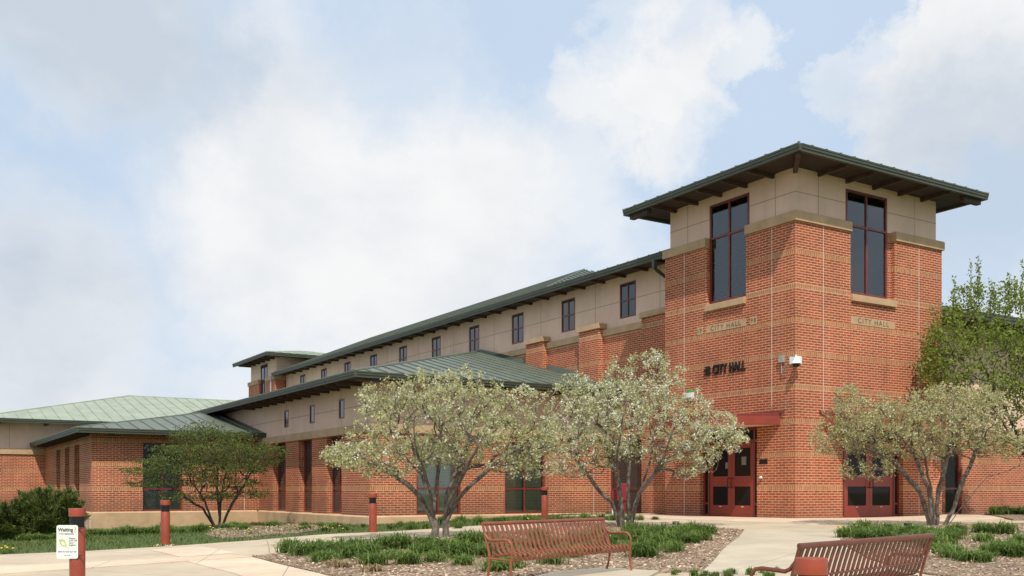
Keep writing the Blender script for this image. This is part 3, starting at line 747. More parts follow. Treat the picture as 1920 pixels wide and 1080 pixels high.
# ---- block right of the tower ---------------------------------------
YR = 1.5
mb = MB(); wall(mb, 'y', YR, TX, 24, -.5, 2.95, [(9.62, 10.62, -.5, 2.75)], .3)
mb.build('brick_wall', M['brick'], hall, label='brick wall right of the tower')
MB().pbox('y', YR, TX, 24, -.07, .3, 2.95, 3.24).build('stone_band', M['cap'], hall)
mb = MB(); wall(mb, 'y', YR+.1, TX, 24, 3.2, 7.1); mb.build('stucco_wall', M['stucco'], hall, label='stucco wall right of the tower behind the green tree')
window('y', YR, 9.62, 10.62, .01, 2.75, hs=(.96,), vs=(), fw=.075, d0=.1, d1=.2, glass='dglass', label='narrow red framed window right of the tower')
mb = MB(); roof_plane(mb, [(TX,YR-1.3,7.3),(25,YR-1.3,7.3),(25,9,7.9),(TX,9,7.9)]); mb.build('roof', M['roofdark'], hall, label='dark roof right of the tower')
mb = MB(); gutter(mb, 'y', YR-1.3, TX, 25, 7.3, .24); mb.build('gutter', M['gutter'], hall)
MB().box(TX, 25, YR-1.17, YR+.2, 7.12, 7.16).build('soffit', M['soffit'], hall)
for k in range(7): rafter('y', YR+.1, 8.2+k*1.4, 7.12, .8, .1, .15)

# ================================================================== things fixed to the tower
def fixed(name, x, y, z): wx, wy = W(x, y); return empty(name, (wx, wy, z), TH)
# raised letters
ls = fixed('wall_lettering', 0, 2.8, 4.93)
tag(ls, 'dark bronze raised CITY HALL letters with square emblem above the left canopy', 'sign')
t_ = text('CITY HALL', .42, M['bronze'], ls, (-.03, .03, -.01), XL, ZL, sx=.68, ext=.02, bold=.012, sp=1.10, name='letters')
em = MB()
for (du, dz) in ((.076, .076), (-.076, .076), (.076, -.076), (-.076, -.076)):      # four small tiles with notched corners
    u = 1.03+du; s_ = .067
    em.box(-.05, -.02, u-s_, u+s_, dz-s_, dz-s_+.045); em.box(-.05, -.02, u-s_, u-s_+.05 if du > 0 else u+s_, dz-s_+.045, dz+s_-.035)
    em.box(-.05, -.02, u-s_+.02, u+s_, dz+s_-.035, dz+s_)
em.build('emblem', M['bronze'], ls)
ad = fixed('address_number', 0, 1.32, 1.80); tag(ad, 'small dark metal address numerals beside the left doors', 'sign')
MB().box(-.012, 0, -.17, .17, -.075, .075).build('backplate', M['bronze'], ad)
text('5520', .17, M['black'], ad, (-.02, 0, 0), XL, ZL, ext=.006, bold=.004, name='numerals')
be = fixed('door_sensor', 0, 1.42, 1.29); tag(be, 'small white dome device on the brick right of the left doors', 'wall device')
MB().tube([(0,0,0),(-.03,0,0)], .06, 14).build('mount', M['grey'], be, smooth=True)
MB().lathe([(.055,0),(.05,.03),(.03,.05),(.001,.058)], 14).build('dome', M['white'], be, smooth=True)
be.children[1].rotation_euler = (0, -PI/2, 0); be.children[1].location = (-.03, 0, 0)
# corner security camera
cam_ = fixed('security_camera', 0, 0, 4.85); tag(cam_, 'white dome security camera bracketed on the tower corner', 'security camera')
MB().box(-.035, 0, .02, .22, -.10, .14).box(.02, .23, -.035, 0, -.10, .14).box(-.035, .02, -.035, .02, -.10, .14).build('corner_plate', M['white'], cam_, bevel=.006)
q = Vector((-1,-1,0)).normalized()
MB().tube([(0,0,.1), tuple(q*.14+Vector((0,0,.13))), tuple(q*.22+Vector((0,0,.08)))], .03, 10).build('arm', M['white'], cam_, smooth=True)
c0 = q*.22
MB().lathe([(.03,.10),(.05,.06),(.09,-.02),(.145,-.08),(.15,-.12),(.12,-.13)], 20, (c0.x, c0.y)).build('hood', M['white'], cam_, smooth=True)
MB().lathe([(.11,-.13),(.10,-.19),(.06,-.235),(.001,-.25)], 18, (c0.x, c0.y)).build('dome', M['black'], cam_, smooth=True)
jb = fixed('junction_box', 0, .52, 4.92); tag(jb, 'small grey junction box with conduit left of the corner camera', 'junction box')
MB().box(-.1, 0, -.09, .09, -.08, .13).build('box', M['grey'], jb, bevel=.006)
MB().tube([(-.05,0,-.08),(-.05,.0,-.3),(-.05,0,-.42),(-.06,-.06,-.40),(-.12,-.2,-.25),(-.16,-.42,-.07)], .018, 8).build('conduit', M['grey'], jb, smooth=True)
wl = fixed('wall_lamp', 0, 4.72, 4.2); tag(wl, 'pale wall lamp with green top behind the middle tree', 'wall lamp')
MB().box(-.12, 0, -.22, .22, -.12, .06).build('housing', M['white'], wl, bevel=.01); MB().box(-.125, 0, -.22, .05, .062, .13).build('lid', M['green'], wl, bevel=.006)

# ================================================================== GROUND
def sheet(name, poly, mat, off, step=.6, kind='structure', label=None):
    import bmesh
    bm = bmesh.new(); bm.faces.new([bm.verts.new((x, y, 0)) for x, y in poly])
    xs = [p[0] for p in poly]; ys = [p[1] for p in poly]
    for ax, lo, hi in ((0, min(xs), max(xs)), (1, min(ys), max(ys))):
        k = math.ceil(lo/step)
        while k*step < hi:
            no = (1,0,0) if ax == 0 else (0,1,0); co = (k*step,0,0) if ax == 0 else (0,k*step,0)
            bmesh.ops.bisect_plane(bm, geom=bm.verts[:]+bm.edges[:]+bm.faces[:], plane_co=co, plane_no=no); k += 1
    bmesh.ops.triangulate(bm, faces=bm.faces[:])
    for v in bm.verts: v.co.z = gz(v.co.x, v.co.y)+off
    bm.normal_update()
    for f in bm.faces:
        if f.normal.z < 0: f.normal_flip()
    be = [e for e in bm.edges if e.is_boundary]
    ex = bmesh.ops.extrude_edge_only(bm, edges=be)
    for v in [g_ for g_ in ex['geom'] if isinstance(g_, bmesh.types.BMVert)]: v.co.z -= .12
    me = bpy.data.meshes.new(name); bm.to_mesh(me); bm.free(); me.materials.append(mat)
    o = bpy.data.objects.new(name, me); col.objects.link(o); o['kind'] = kind
    if label: o['label'] = label
    return o
def ipoly(pts): return [G(*p)[:2] for p in pts]
# one terrain sheet, dense near, out to the horizon
xs = list(np.arange(-36, 36.1, .6)); ys = list(np.arange(0, 60.1, .6))
xs = [-900, -300, -120, -60]+[float(x) for x in xs]+[60, 120, 300, 900]; ys = [-200, -60, -20, -8, -3]+[float(y) for y in ys]+[90, 150, 400, 1500]
mb = MB()
vv = [(x, y, gz(x, y) if abs(x) < 61 and y < 91 and y > -9 else -.6) for y in ys for x in xs]; nx = len(xs)
mb.v = vv
for j in range(len(ys)-1):
    for i in range(nx-1):
        q = (j*nx+i, j*nx+i+1, (j+1)*nx+i+1, (j+1)*nx+i); mb.f.append(q); mb.mi.append(0); mb.uv += [(vv[k][0], vv[k][1]) for k in q]
mb.build('ground', M['grass'], kind='structure', smooth=True)
tl = [(-150,1056),(0,1043),(160,1036),(310,1027),(420,1019),(560,1008),(690,1000.5),(785,995),(880,988.5),(1000,983),(1140,977),(1215,972.5)]
tlw = ipoly(tl)
walkp = tlw + [W(XB-.35, 8.2), W(-.02, 6.1), W(-.02, -.02), W(TX, -.02), W(TX+.02, YR-.3), W(12.8, YR-.3), (16.8, 31.2), (14.5, 26.5), (9.2, 21.5), (12.5, 14), (14, 9), (9, 2), (-12, 1.5), (-22, 14)]
sheet('walkway', walkp, M['conc'], .03)
sheet('entrance_paving', [W(-3.2, 8.0), W(-2.5,-2.9), W(9.6,-2.9), W(9.6, YR-.32), W(TX+.03, YR-.32), W(TX+.03,-.03), W(-.03,-.03), W(-.03,6.0), W(.9, 8.0)], M['conc2'], .045)
sheet('path', ipoly([(1396,996.5),(1560,995),(1572,1004),(1576,1016),(1600,1045),(1660,1075),(1700,1090),(1660,1125),(1280,1125),(1318,1076)]), M['pathc'], .05)
sheet('paving_band', ipoly([(-40,1069),(220,1056),(430,1044),(473,1048),(350,1056),(220,1066),(-40,1084)]), M['conc2'], .045)
sheet('paving_patch', ipoly([(280,1035),(370,1027),(440,1041),(340,1049)]), M['conc2'], .045)
sheet('paving_patch', ipoly([(350,1056.5),(475,1049.5),(600,1081),(700,1120),(560,1130),(440,1080)]), M['conc2'], .045)
bed1 = ipoly([(473,1048),(560,1039),(650,1027),(800,1012.5),(900,1003),(1000,994),(1090,984),(1160,985),(1280,990.5),(1396,996.5),(1318,1076),(1235,1079),(1200,1077.5),(1130,1072.5),(1040,1081),(900,1105),(750,1115),(605,1081)])
bed2 = ipoly([(1571,996),(1700,991),(1925,984),(2000,986),(2050,1100),(1900,1098),(1745,1083),(1690,1072),(1625,1050),(1590,1030),(1574,1012)])
bed3 = ipoly([(385,1004),(440,987),(560,984),(640,990),(560,1001),(470,1008),(410,1010)])
bed4 = ipoly([(1845,967),(1870,961),(2000,962),(2010,978),(1900,978)])
sheet('mulch_bed', bed1, M['mulch'], .055); sheet('mulch_bed', bed2, M['mulch'], .055); sheet('mulch_bed', bed3, M['mulch'], .03); sheet('mulch_bed', bed4, M['mulch'], .075)
sheet('bench_pad', ipoly([(1040,1080.5),(1130,1072),(1200,1077),(1236,1079),(1200,1100),(1000,1125),(880,1125)]), M['pathc'], .07)

def inpoly(x, y, P):
    c = False
    for (x1, y1), (x2, y2) in zip(P, P[1:]+P[:1]):
        if (y1 > y) != (y2 > y) and x < (x2-x1)*(y-y1)/(y2-y1)+x1: c = not c
    return c
rng = np.random.default_rng(5)
def quads(name, cen, ax, side, mat, parent=None, kind=None, rnd=None, pinch=.5):
    """leaf-shaped quads: cen (n,3) base, ax (n,3) length vector, side (n,3) half width vector"""
    n = len(cen)
    V = np.empty((n, 4, 3), np.float32)
    V[:, 0] = cen; V[:, 1] = cen+ax*pinch+side; V[:, 2] = cen+ax; V[:, 3] = cen+ax*pinch-side
    me = bpy.data.meshes.new(name); me.vertices.add(n*4); me.vertices.foreach_set('co', V.ravel())
    me.loops.add(n*4); me.loops.foreach_set('vertex_index', np.arange(n*4, dtype=np.int32))
    me.polygons.add(n); me.polygons.foreach_set('loop_start', np.arange(0, n*4, 4, dtype=np.int32))
    try: me.polygons.foreach_set('loop_total', np.full(n, 4, dtype=np.int32))
    except Exception: pass
    me.materials.append(mat); me.update(calc_edges=True)
    at = me.attributes.new('rnd', 'FLOAT', 'FACE'); at.data.foreach_set('value', (rng.random(n) if rnd is None else rnd).astype(np.float32))
    o = bpy.data.objects.new(name, me); col.objects.link(o)
    if parent: o.parent = parent
    if kind: o['kind'] = kind
    return o
def unit(a): return a/np.maximum(np.linalg.norm(a, axis=1, keepdims=True), 1e-6)
def scatter(poly, n):
    P = poly; x0, x1 = min(p[0] for p in P), max(p[0] for p in P); y0, y1 = min(p[1] for p in P), max(p[1] for p in P); out = []
    while len(out) < n:
        x = random.uniform(x0, x1); y = random.uniform(y0, y1)
        if inpoly(x, y, P): out.append((x, y))
    return out
# wood chips
C_ = []
for P, n in ((bed1, 21000), (bed2, 11000), (bed3, 3000), (bed4, 500)):
    for x, y in scatter(P, n): C_.append((x, y, gz(x, y)+.058+random.random()*.012))
C_ = np.array(C_); n = len(C_); a = rng.random(n)*2*PI
ax = np.stack([np.cos(a), np.sin(a), rng.normal(0, .22, n)], 1)*(.03+.06*rng.random((n,1))**1.5); sd = np.stack([-np.sin(a), np.cos(a), rng.normal(0, .35, n)], 1)*(.007+.012*rng.random((n,1)))
tag(quads('wood_chips', C_, ax, sd, M['chip'], kind='stuff'), 'pale shredded wood mulch covering the planting beds')
# lawn blades
lawn = [(-30, 24)]+[ (x-.02, y+.05) for x, y in tlw][::1]+[W(XB-.1, 9.5), W(XW, YW-.1), W(XW-.1, 23.1), W(XV-.1, 23.1), W(XV-.1, 37.9), W(XZ-5, 38)]
pts = scatter(lawn, 52000)
C_ = np.array([(x, y, gz(x, y)) for x, y in pts]); n = len(C_)
h = .045+.055*rng.random((n,1)); ax = np.concatenate([rng.normal(0, .35, (n,2)), np.ones((n,1))], 1)*h; sd = unit(np.concatenate([rng.normal(0,1,(n,2)), np.zeros((n,1))],1))*(.012)
tag(quads('lawn_grass', C_, ax, sd, M['blade'], kind='stuff', pinch=.3), 'short green lawn between the walk and the low wings')

# ================================================================== PLANT CLUMPS
def clump(name, nb, hgt, spread, mat, seed, width=.012, dry=0):
    r = np.random.default_rng(seed); V = []; Fs = []; rd = []
    for i in range(nb):
        a = r.random()*2*PI; lean = (.25+.75*r.random())*spread; L = hgt*(.6+.5*r.random()); b = r.normal(0, spread*.22, 2)
        d = np.array([math.cos(a), math.sin(a)]); s = np.array([-d[1], d[0]])*width*(.7+.6*r.random()); nseg = 4; base = len(V)
        for k in range(nseg+1):
            t_ = k/nseg; o_ = lean*t_**1.6; z = L*(t_*1.25-.55*t_**3*(lean/spread)); w = (1-t_**2.2)*1.0+.02
            p = b+d*o_; z = L*(1.55*t_-(.55+.75*lean/spread)*t_**2.2)
            V.append((p[0]-s[0]*w, p[1]-s[1]*w, z)); V.append((p[0]+s[0]*w, p[1]+s[1]*w, z))
        rv = r.random()
        for k in range(nseg): Fs.append((base+2*k, base+2*k+1, base+2*k+3, base+2*k+2)); rd.append(rv)
    me = bpy.data.meshes.new(name); me.from_pydata(V, [], Fs); me.materials.append(mat)
    at = me.attributes.new('rnd', 'FLOAT', 'FACE'); at.data.foreach_set('value', rd); me.update()
    return me
lilyM = [clump('daylily_leaves', 250, .36, .46, M['lily'], 10+i, .010) for i in range(4)]+[clump('daylily_leaves', 220, .31, .42, M['lily2'], 20+i, .010) for i in range(3)]
grassM = [clump('tuft_leaves', 130, .26, .22, M['lily2'], 30+i, .007) for i in range(2)]+[clump('tuft_leaves', 130, .2, .22, M['blade'], 34+i, .007) for i in range(2)]
dryM = clump('dry_leaves', 120, .14, .3, M['dry'], 40, .007)
def plant(name, px, py, me, s, label, cat, group, off=.05):
    x, y, z = G(px, py); o = bpy.data.objects.new(name, me); col.objects.link(o)
    o.location = (x, y, z+off); o.rotation_euler = (0, 0, random.random()*6.28); o.scale = (s, s, s*random.uniform(.9, 1.1))
    tag(o, label, cat, group); return o
def pos_words(px): return 'far left' if px < 250 else 'left' if px < 700 else 'middle' if px < 1150 else 'right' if px < 1600 else 'far right'
b1 = [(545,1041,1),(575,1047,0),(600,1038,4),(632,1046,0),(608,1060,4),(655,1052,1),(668,1034,2),(690,1048,3),(700,1066,0),(718,1036,1),(735,1055,4),(752,1034,2),(765,1064,5),(790,1046,3),(800,1032,1),(815,1060,4),(835,1042,0),(860,1052,1),(880,1030,2),(868,1066,4),
      (905,1046,0),(915,1024,3),(935,1050,5),(950,1035,1),(975,1055,4),(1000,1040,0),(1010,1018,2),(1040,1034,1),(1062,1050,4),(1085,1028,3),(1110,1040,0),(1120,1015,1),(1140,1030,2),(1165,1016,0),(1175,1040,4),(1195,1022,1),(1205,1050,0),(1215,1008,2),(1228,1034,3),(1238,1014,0),(1255,1026,1),(1262,1040,4),(1275,1010,0),(1292,1024,1),(1300,1004,2),(1312,1018,0),(1328,1006,1),(1185,1004,3),(930,1078,4),(955,1072,5),(1035,1064,4)]
def ord_(i): return ['first','second','third','fourth','fifth','sixth','seventh','eighth','ninth','tenth','eleventh','twelfth'][i]
def ref1(px, py):
    if px < 640: return 'near the left tip of the middle mulch bed'
    if px < 780: return 'left of the left blossoming tree'
    if px < 900: return 'around the foot of the left blossoming tree'
    if px < 1130: return 'behind the front bench'
    if px < 1230: return 'right of the front bench by the middle blossoming tree'
    return 'at the path edge right of the middle blossoming tree'
for i, (px, py, k) in enumerate(b1):
    plant('daylily_clump', px, py, lilyM[k], random.uniform(.82, 1.15)*(1.0 if py < 1060 else .85), 'green strappy daylily clump '+ref1(px, py), 'plant', 'daylily clumps '+ref1(px, py))
b2 = [(1605,1008,0),(1622,1016,1),(1640,1006,4),(1655,1018,2),(1668,1003,0),(1684,1012,1),(1700,1022,4),(1715,1008,3),(1735,1020,0),(1752,1012,1),(1748,1034,4),(1770,1026,0),(1765,1044,5),(1785,1016,1),(1788,1052,4),(1812,1058,5),(1620,1003,2),(1588,1012,6),(1792,1006,0),(1843,1003,0),(1882,1006,1),(1846,1022,4),(1865,1048,0),(1885,1040,4),(1905,1050,1),(1915,1032,2),(1840,1060,5)]
def ref2(px): return 'at the foot of the right blossoming tree' if px < 1760 else 'between the right blossoming tree and the frame edge' if px < 1835 else 'in the mulch at the far right edge'
for px, py, k in b2:
    plant('daylily_clump', px, py, lilyM[k], random.uniform(.85, 1.12)*(.85 if py > 1040 else 1), 'green strappy daylily clump '+ref2(px), 'plant', 'daylily clumps '+ref2(px))
for i in range(20):     # low border along the left wing
    px = 15+i*19; py = 1010-i*.65 if px > 160 else 1012
    plant('border_plant', px+random.uniform(-4,4), py+random.uniform(-2,2), lilyM[random.choice((0,4,5,6))], random.uniform(.8, 1.1), 'low leafy border plant along the left wing', 'plant', 'border plants along the left wing', 0)
for px, py, s in ((440,992,1.2),(425,994,1.0),(512,990,1.1),(458,995,.8)):
    plant('border_plant', px, py, lilyM[5], s, 'bright green clump in the mulch by the small leafy tree', 'plant', 'clumps by the small leafy tree', .02)
for i in range(46):
    px = random.uniform(560, 1230); yt = 988-(px-560)*.021
    plant('grass_tuft', px, yt+random.uniform(1, 12 if px < 900 else 3), grassM[i % 4], random.uniform(.8, 1.5), 'tall ragged grass tuft along the low wing base', 'grass tuft', 'ragged grass tufts along the low wing', 0)
for i in range(16):
    plant('grass_tuft', random.uniform(1262, 1480), random.uniform(1079, 1092), grassM[i % 4], random.uniform(.35, .6), 'small grass tuft at the bottom end of the path', 'grass tuft', 'grass tufts at the bottom of the path', .05)
for px, py, s in ((1868,969,1.1),(1882,968,1.2),(1912,968,1.1),(1928,969,1.1)):
    plant('border_plant', px, py, lilyM[0], s, 'dark clump against the brick wall at the right edge', 'plant', 'clumps by the right wall', .07)
for px, py in ((640,1070),(628,1066),(700,1078)):
    plant('dry_clump', px, py, dryM, 1.0, 'straw-coloured dead clump in the middle mulch bed', 'plant', 'dead clumps in the mulch')
# dandelions
def dandelion(px, py, n, label, grp, off=.05):
    x, y, z = G(px, py); o = empty('dandelion', (x, y, z+off)); tag(o, label, 'dandelion', grp)
    lm = bpy.data.objects.new('leaves', grassM[0]); col.objects.link(lm); lm.parent = o; lm.scale = (.5,.5,.5)
    for i in range(n):
        mb = MB(); a, b = random.uniform(-.1,.1), random.uniform(-.1,.1); h_ = random.uniform(.08,.18)
        mb.tube([(a*.4,b*.4,0),(a,b,h_)], .003, 4, mi=1); mb.lathe([(.001,h_-.006),(.026,h_),(.022,h_+.012),(.001,h_+.018)], 8, (a,b)); mb.build('flower', [M['yellow'], M['lily']], o)
dandelion(1573, 1003, 7, 'dandelion with yellow flowers at the corner of the right mulch bed', None)
for px, py in ((618,997),(636,998),(470,1003),(398,998),(8,1040),(18,1037),(850,986),(985,982)): dandelion(px, py, 2, 'small yellow dandelion in the grass by the walls', 'dandelions in the grass', 0)

# ================================================================== TREES
def grow(base, stems, crown, ntar, seed, step=.14, outer=.55, tipr=.0035, expn=2.15, wob=.35):
    r = np.random.default_rng(seed)
    nodes = [np.array([0., 0., 0.])]; par = [-1]
    junc = []
    for path in stems:
        if isinstance(path[0], int): last = junc[path[0]]; cur = nodes[last]
        else: cur = np.array(path[0], float); nodes.append(cur); par.append(0); last = len(nodes)-1
        junc.append(None)
        for q in path[1:]:
            q = np.array(q, float); L = np.linalg.norm(q-cur); k = max(1, int(L/step)); ph = r.normal(0, .03, 3)
            for i in range(1, k+1):
                t_ = i/k; pnt = cur+(q-cur)*t_+ph*math.sin(PI*t_)+r.normal(0, .006, 3); nodes.append(pnt); par.append(last); last = len(nodes)-1
            cur = nodes[-1]
            if junc[-1] is None: junc[-1] = len(nodes)-1
    T = []
    w = np.array([c[6] if len(c) > 6 else 1. for c in crown]); w /= w.sum()
    while len(T) < ntar:
        c = crown[r.choice(len(crown), p=w)]; d = r.normal(size=3); d /= np.linalg.norm(d); rad = (outer+(1-outer)*r.random())**.7 if r.random() < .7 else r.random()**.5
        p = np.array(c[:3])+d*rad*np.array(c[3:6])
        T.append(p)
    T = np.array(T); T = T[np.argsort(np.linalg.norm(T-np.array([0,0,.8]), axis=1)+r.normal(0, .25, len(T)))]
    NB = np.zeros((60000, 3)); n = len(nodes); NB[:n] = nodes
    dep = np.zeros(60000); 
    for i in range(1, n): dep[i] = dep[par[i]]+np.linalg.norm(NB[i]-NB[par[i]])
    tips = []
    for tg in T:
        dv = tg-NB[:n]; d = np.linalg.norm(dv, axis=1)
        cost = d*(1+.5*np.clip(-dv[:, 2]/np.maximum(d, 1e-3), 0, 1))+.10*dep[:n]; cost[0] += 9
        cost = np.where(NB[:n, 2] < .35, cost+2, cost)
        b = int(np.argmin(cost)); D = d[b]
        if D < .06: continue
        pd = NB[b]-NB[par[b]] if par[b] >= 0 else np.array([0, 0, 1.]); pd = pd/max(np.linalg.norm(pd), 1e-6)
        k = max(1, int(D/step)); cur = NB[b].copy(); last = b; ctrl = NB[b]+pd*D*.35+np.array([0,0,.06*D])+r.normal(0, .05*D, 3)*wob*2
        for i in range(1, k+1):
            t_ = i/k; pnt = (1-t_)**2*NB[b]+2*t_*(1-t_)*ctrl+t_*t_*tg+r.normal(0, .010, 3)*(t_ < 1)
            NB[n] = pnt; par.append(last); dep[n] = dep[last]+np.linalg.norm(pnt-NB[last]); last = n; n += 1
        tips.append(last)
    NB = NB[:n]; par = np.array(par)
    R = np.zeros(n); ch = [[] for _ in range(n)]
    for i in range(1, n): ch[par[i]].append(i)
    order = np.argsort(-np.arange(n))
    acc = np.zeros(n)
    for i in range(n-1, 0, -1):
        if acc[i] == 0: acc[i] = tipr**expn
        acc[par[i]] += acc[i]*1.0
        R[i] = acc[i]**(1/expn)
    R[0] = R[1] if n > 1 else .05
    return NB, par, ch, R, tips
def limb_mesh(NB, par, ch, R, mat, parent, name='trunk', rmax=.09, minr=0):
    mb = MB(); stack = [(0, c) for c in ch[0]]
    R = np.minimum(R, rmax)
    while stack:
        p, c = stack.pop(); path = [NB[p], NB[c]]; rr = [R[c] if p == 0 else min(R[p], R[c]*1.25), R[c]]; cur = c
        while ch[cur]:
            ks = sorted(ch[cur], key=lambda k: -R[k])
            for k in ks[1:]: stack.append((cur, k))
            cur = ks[0]; path.append(NB[cur]); rr.append(R[cur])
        if p == 0: rr[0] *= 1.25
        n = 8 if rr[1] > .02 else 5 if rr[1] > .008 else 3
        mb.tube([tuple(q) for q in path], [float(x) for x in rr], n, caps=False)
    return mb.build(name, mat, parent, smooth=True)
def foliage(tree, NB, par, R, per, size, mat, name, seed, spread=.09, rthr=.009, up=.3, wid=.32, frac=1.0, flat=1.0):
    r = np.random.default_rng(seed)
    idx = np.where((R < rthr))[0]; idx = idx[idx > 0]
    if frac < 1: idx = idx[r.random(len(idx)) < frac]
    base = np.repeat(NB[idx], per, axis=0); n = len(base)
    off = r.normal(0, spread, (n, 3)); off[:, 2] *= flat
    d = unit(r.normal(0, 1, (n, 3))+np.array([0, 0, up])+off*3); s = unit(np.cross(d, r.normal(0, 1, (n, 3))))
    L = size*(.6+.8*r.random((n, 1)))
    return quads(name, base+off, d*L, s*L*wid, mat, tree, rnd=r.random(n))
leafA = leaf_mat('serviceberry_leaf', (.37, .375, .155), (.64, .61, .34), .45)
leafB = leaf_mat('serviceberry_bronze_leaf', (.34, .27, .11), (.52, .43, .20), .45)
blos = leaf_mat('blossom_petal', (.72, .72, .52), (.90, .89, .78), .4)
leafG = leaf_mat('maple_leaf', (.16, .225, .035), (.34, .41, .085), .5)
leafR = leaf_mat('dogwood_leaf', (.085, .120, .026), (.175, .215, .050), .4)
def stemset(n, rad0, top, seed, spread, lean=(0,0)):
    r = np.random.default_rng(seed); out = []
    for i in range(n):
        a = 2*PI*(i+.3*r.random())/n; d = np.array([math.cos(a), math.sin(a)]); s = spread*(.55+.6*r.random()); h = top*(.8+.35*r.random())
        out.append([(d[0]*rad0, d[1]*rad0, -.1), (d[0]*rad0*1.7+d[0]*s*.12+lean[0]*.1, d[1]*rad0*1.7+d[1]*s*.12, h*.32), (d[0]*s*.55+lean[0]*.5, d[1]*s*.55+lean[1]*.5, h*.68), (d[0]*s+lean[0], d[1]*s+lean[1], h)])
    return out
def tree(name, base, stems, crown, ntar, seed, bark, leaves, label, cat='tree', rmax=.075, group=None, tipr=.0042, outer=.55):
    o = empty(name, base); tag(o, label, cat, group)
    NB, par, ch, R, tips = grow(base, stems, crown, ntar, seed, tipr=tipr, outer=outer)
    limb_mesh(NB, par, ch, R, bark, o, rmax=rmax)
    for k, L in enumerate(leaves): foliage(o, NB, par, R, seed=seed+50+k, **L)
    print(name, len(NB), [len(c.data.polygons) for c in o.children])
    return o
# left blossoming tree
b = G(820, 1012); k = b[1]/F   # metres per photo pixel at that distance
def cr(px, py, rx, rz, ry=None, dy=0, w=1., b=b, bx=820, by=1012):
    kk = b[1]/F; return ((px-bx)*kk, dy, (by-py)*kk, rx*kk, (ry if ry else rx)*kk, rz*kk, w)
crown1 = [cr(820,790,150,85,150,0,2.2), cr(725,850,105,50,110,-.3,1.1), cr(920,830,125,62,130,.2,1.3), cr(850,740,115,55,110,.1,.9), cr(665,855,55,24,60,0,.35), cr(985,880,60,22,60,0,.25), cr(985,770,60,50,60,.3,.5), cr(720,755,60,45,60,.2,.4), cr(1015,825,45,45,60,.1,.45), cr(640,850,40,16,40,0,.25)]
st1 = [[(-.10,0,-.15),(-.09,.02,.42),(-.03,.15,1.1),(.02,.3,1.8),(.1,.4,2.6)], [0,(-.32,-.05,.85),(-.85,-.2,1.35),(-1.7,-.5,1.85)], [0,(-.2,.2,1.0),(-.55,.7,1.8),(-.8,1.2,2.6)], [0,(-.12,-.3,1.0),(-.35,-.8,1.8),(-.4,-1.1,2.5)],
  [(.16,0,-.15),(.17,0,.38),(.42,-.05,.85),(1.05,-.2,1.45),(2.0,-.1,2.1)], [4,(.3,.25,.95),(.55,.8,1.7),(.7,1.2,2.6)], [4,(.3,-.25,.9),(.75,-.9,1.7),(1.1,-1.3,2.3)], [4,(.2,.05,1.0),(.45,.1,1.7),(.8,.1,2.6)]]
tree('blossoming_tree', b, st1, crown1, 1700, 3, M['barkg'], [dict(per=17, size=.056, mat=leafA, name='crown', spread=.040, frac=.85), dict(per=11, size=.036, frac=.30, mat=blos, name='blossom', spread=.038, wid=.5)],
     'multi-stemmed tree with pale green leaves and white blossom left of the front bench', rmax=.105, tipr=.0050)
b = G(1172, 992)
c2 = lambda *a, **k_: cr(*a, **k_, b=b, bx=1172, by=992)
crown2 = [c2(1200,790,150,80,140,0,2.2), c2(1150,760,90,60,100,.2,.8), c2(1210,710,85,50,80,.2,.7), c2(1320,810,75,45,80,-.2,.7), c2(1090,850,75,48,80,0,.7), c2(1290,860,60,38,60,-.2,.4), c2(1080,730,50,38,50,.3,.35), c2(1375,825,32,22,40,0,.15), c2(1225,675,25,20,30,0,.1), c2(1070,800,50,60,60,0,.6)]
st2 = [[(-.1,0,-.1),(-.35,-.1,.7),(-.9,-.2,1.3),(-1.5,-.3,2.1)], [(-.02,.1,-.1),(-.1,.3,1.),(-.4,.7,2.),(-.4,1.0,3.0)], [(.04,0,-.1),(.08,0,1.),(.1,.1,2.1),(.25,.2,3.3)], [(.12,.05,-.1),(.35,.05,.9),(1.0,.0,1.75),(1.9,-.1,2.4)], [(.1,-.1,-.1),(.35,-.35,1.),(.9,-.8,1.9),(1.2,-1.0,2.8)], [(-.05,-.1,-.1),(-.15,-.4,1.),(-.3,-.9,1.9),(-.2,-1.2,2.8)], [(.16,.1,-.1),(.4,.3,.9),(.8,.8,1.9),(1.1,1.1,3.)]]
tree('blossoming_tree', b, st2, crown2, 1800, 11, M['barkg'], [dict(per=13, size=.056, mat=leafA, name='crown', spread=.040, frac=.85), dict(per=16, size=.040, frac=.42, mat=blos, name='blossom', spread=.040, wid=.5)],
     'multi-stemmed tree thick with white blossom in front of the left tower doors', rmax=.075, tipr=.0046)
b = G(1755, 988)
c3 = lambda *a, **k_: cr(*a, **k_, b=b, bx=1755, by=988)
crown3 = [c3(1710,810,150,55,140,0,2.0), c3(1620,790,75,50,90,-.2,.9), c3(1800,790,95,60,100,.1,1.2), c3(1760,760,80,38,80,0,.6), c3(1570,820,55,38,60,0,.5), c3(1875,835,55,30,60,0,.4), c3(1590,745,28,22,35,0,.15), c3(1620,880,55,20,50,-.3,.25), c3(1835,755,45,35,50,0,.35)]
st3 = [[(-.12,0,-.1),(-.45,-.1,.9),(-1.2,-.3,1.7),(-2.0,-.5,2.0)], [(-.04,.05,-.1),(-.15,.1,1.),(-.4,.4,1.9),(-.6,.6,2.8)], [(.02,-.05,-.1),(.0,-.15,1.),(.1,-.5,1.9),(.1,-.8,2.7)], [(.08,.08,-.1),(.25,.3,1.),(.5,.8,1.9),(.7,1.1,2.8)], [(.15,0,-.1),(.5,0,.55),(.85,.0,1.5),(1.3,.1,2.6)], [(.16,-.1,-.1),(.55,-.2,.5),(1.2,-.3,1.3),(2.1,-.4,1.65)], [(-.1,-.1,-.1),(-.3,-.4,1.),(-.7,-1.0,1.8),(-1.,-1.3,2.4)]]
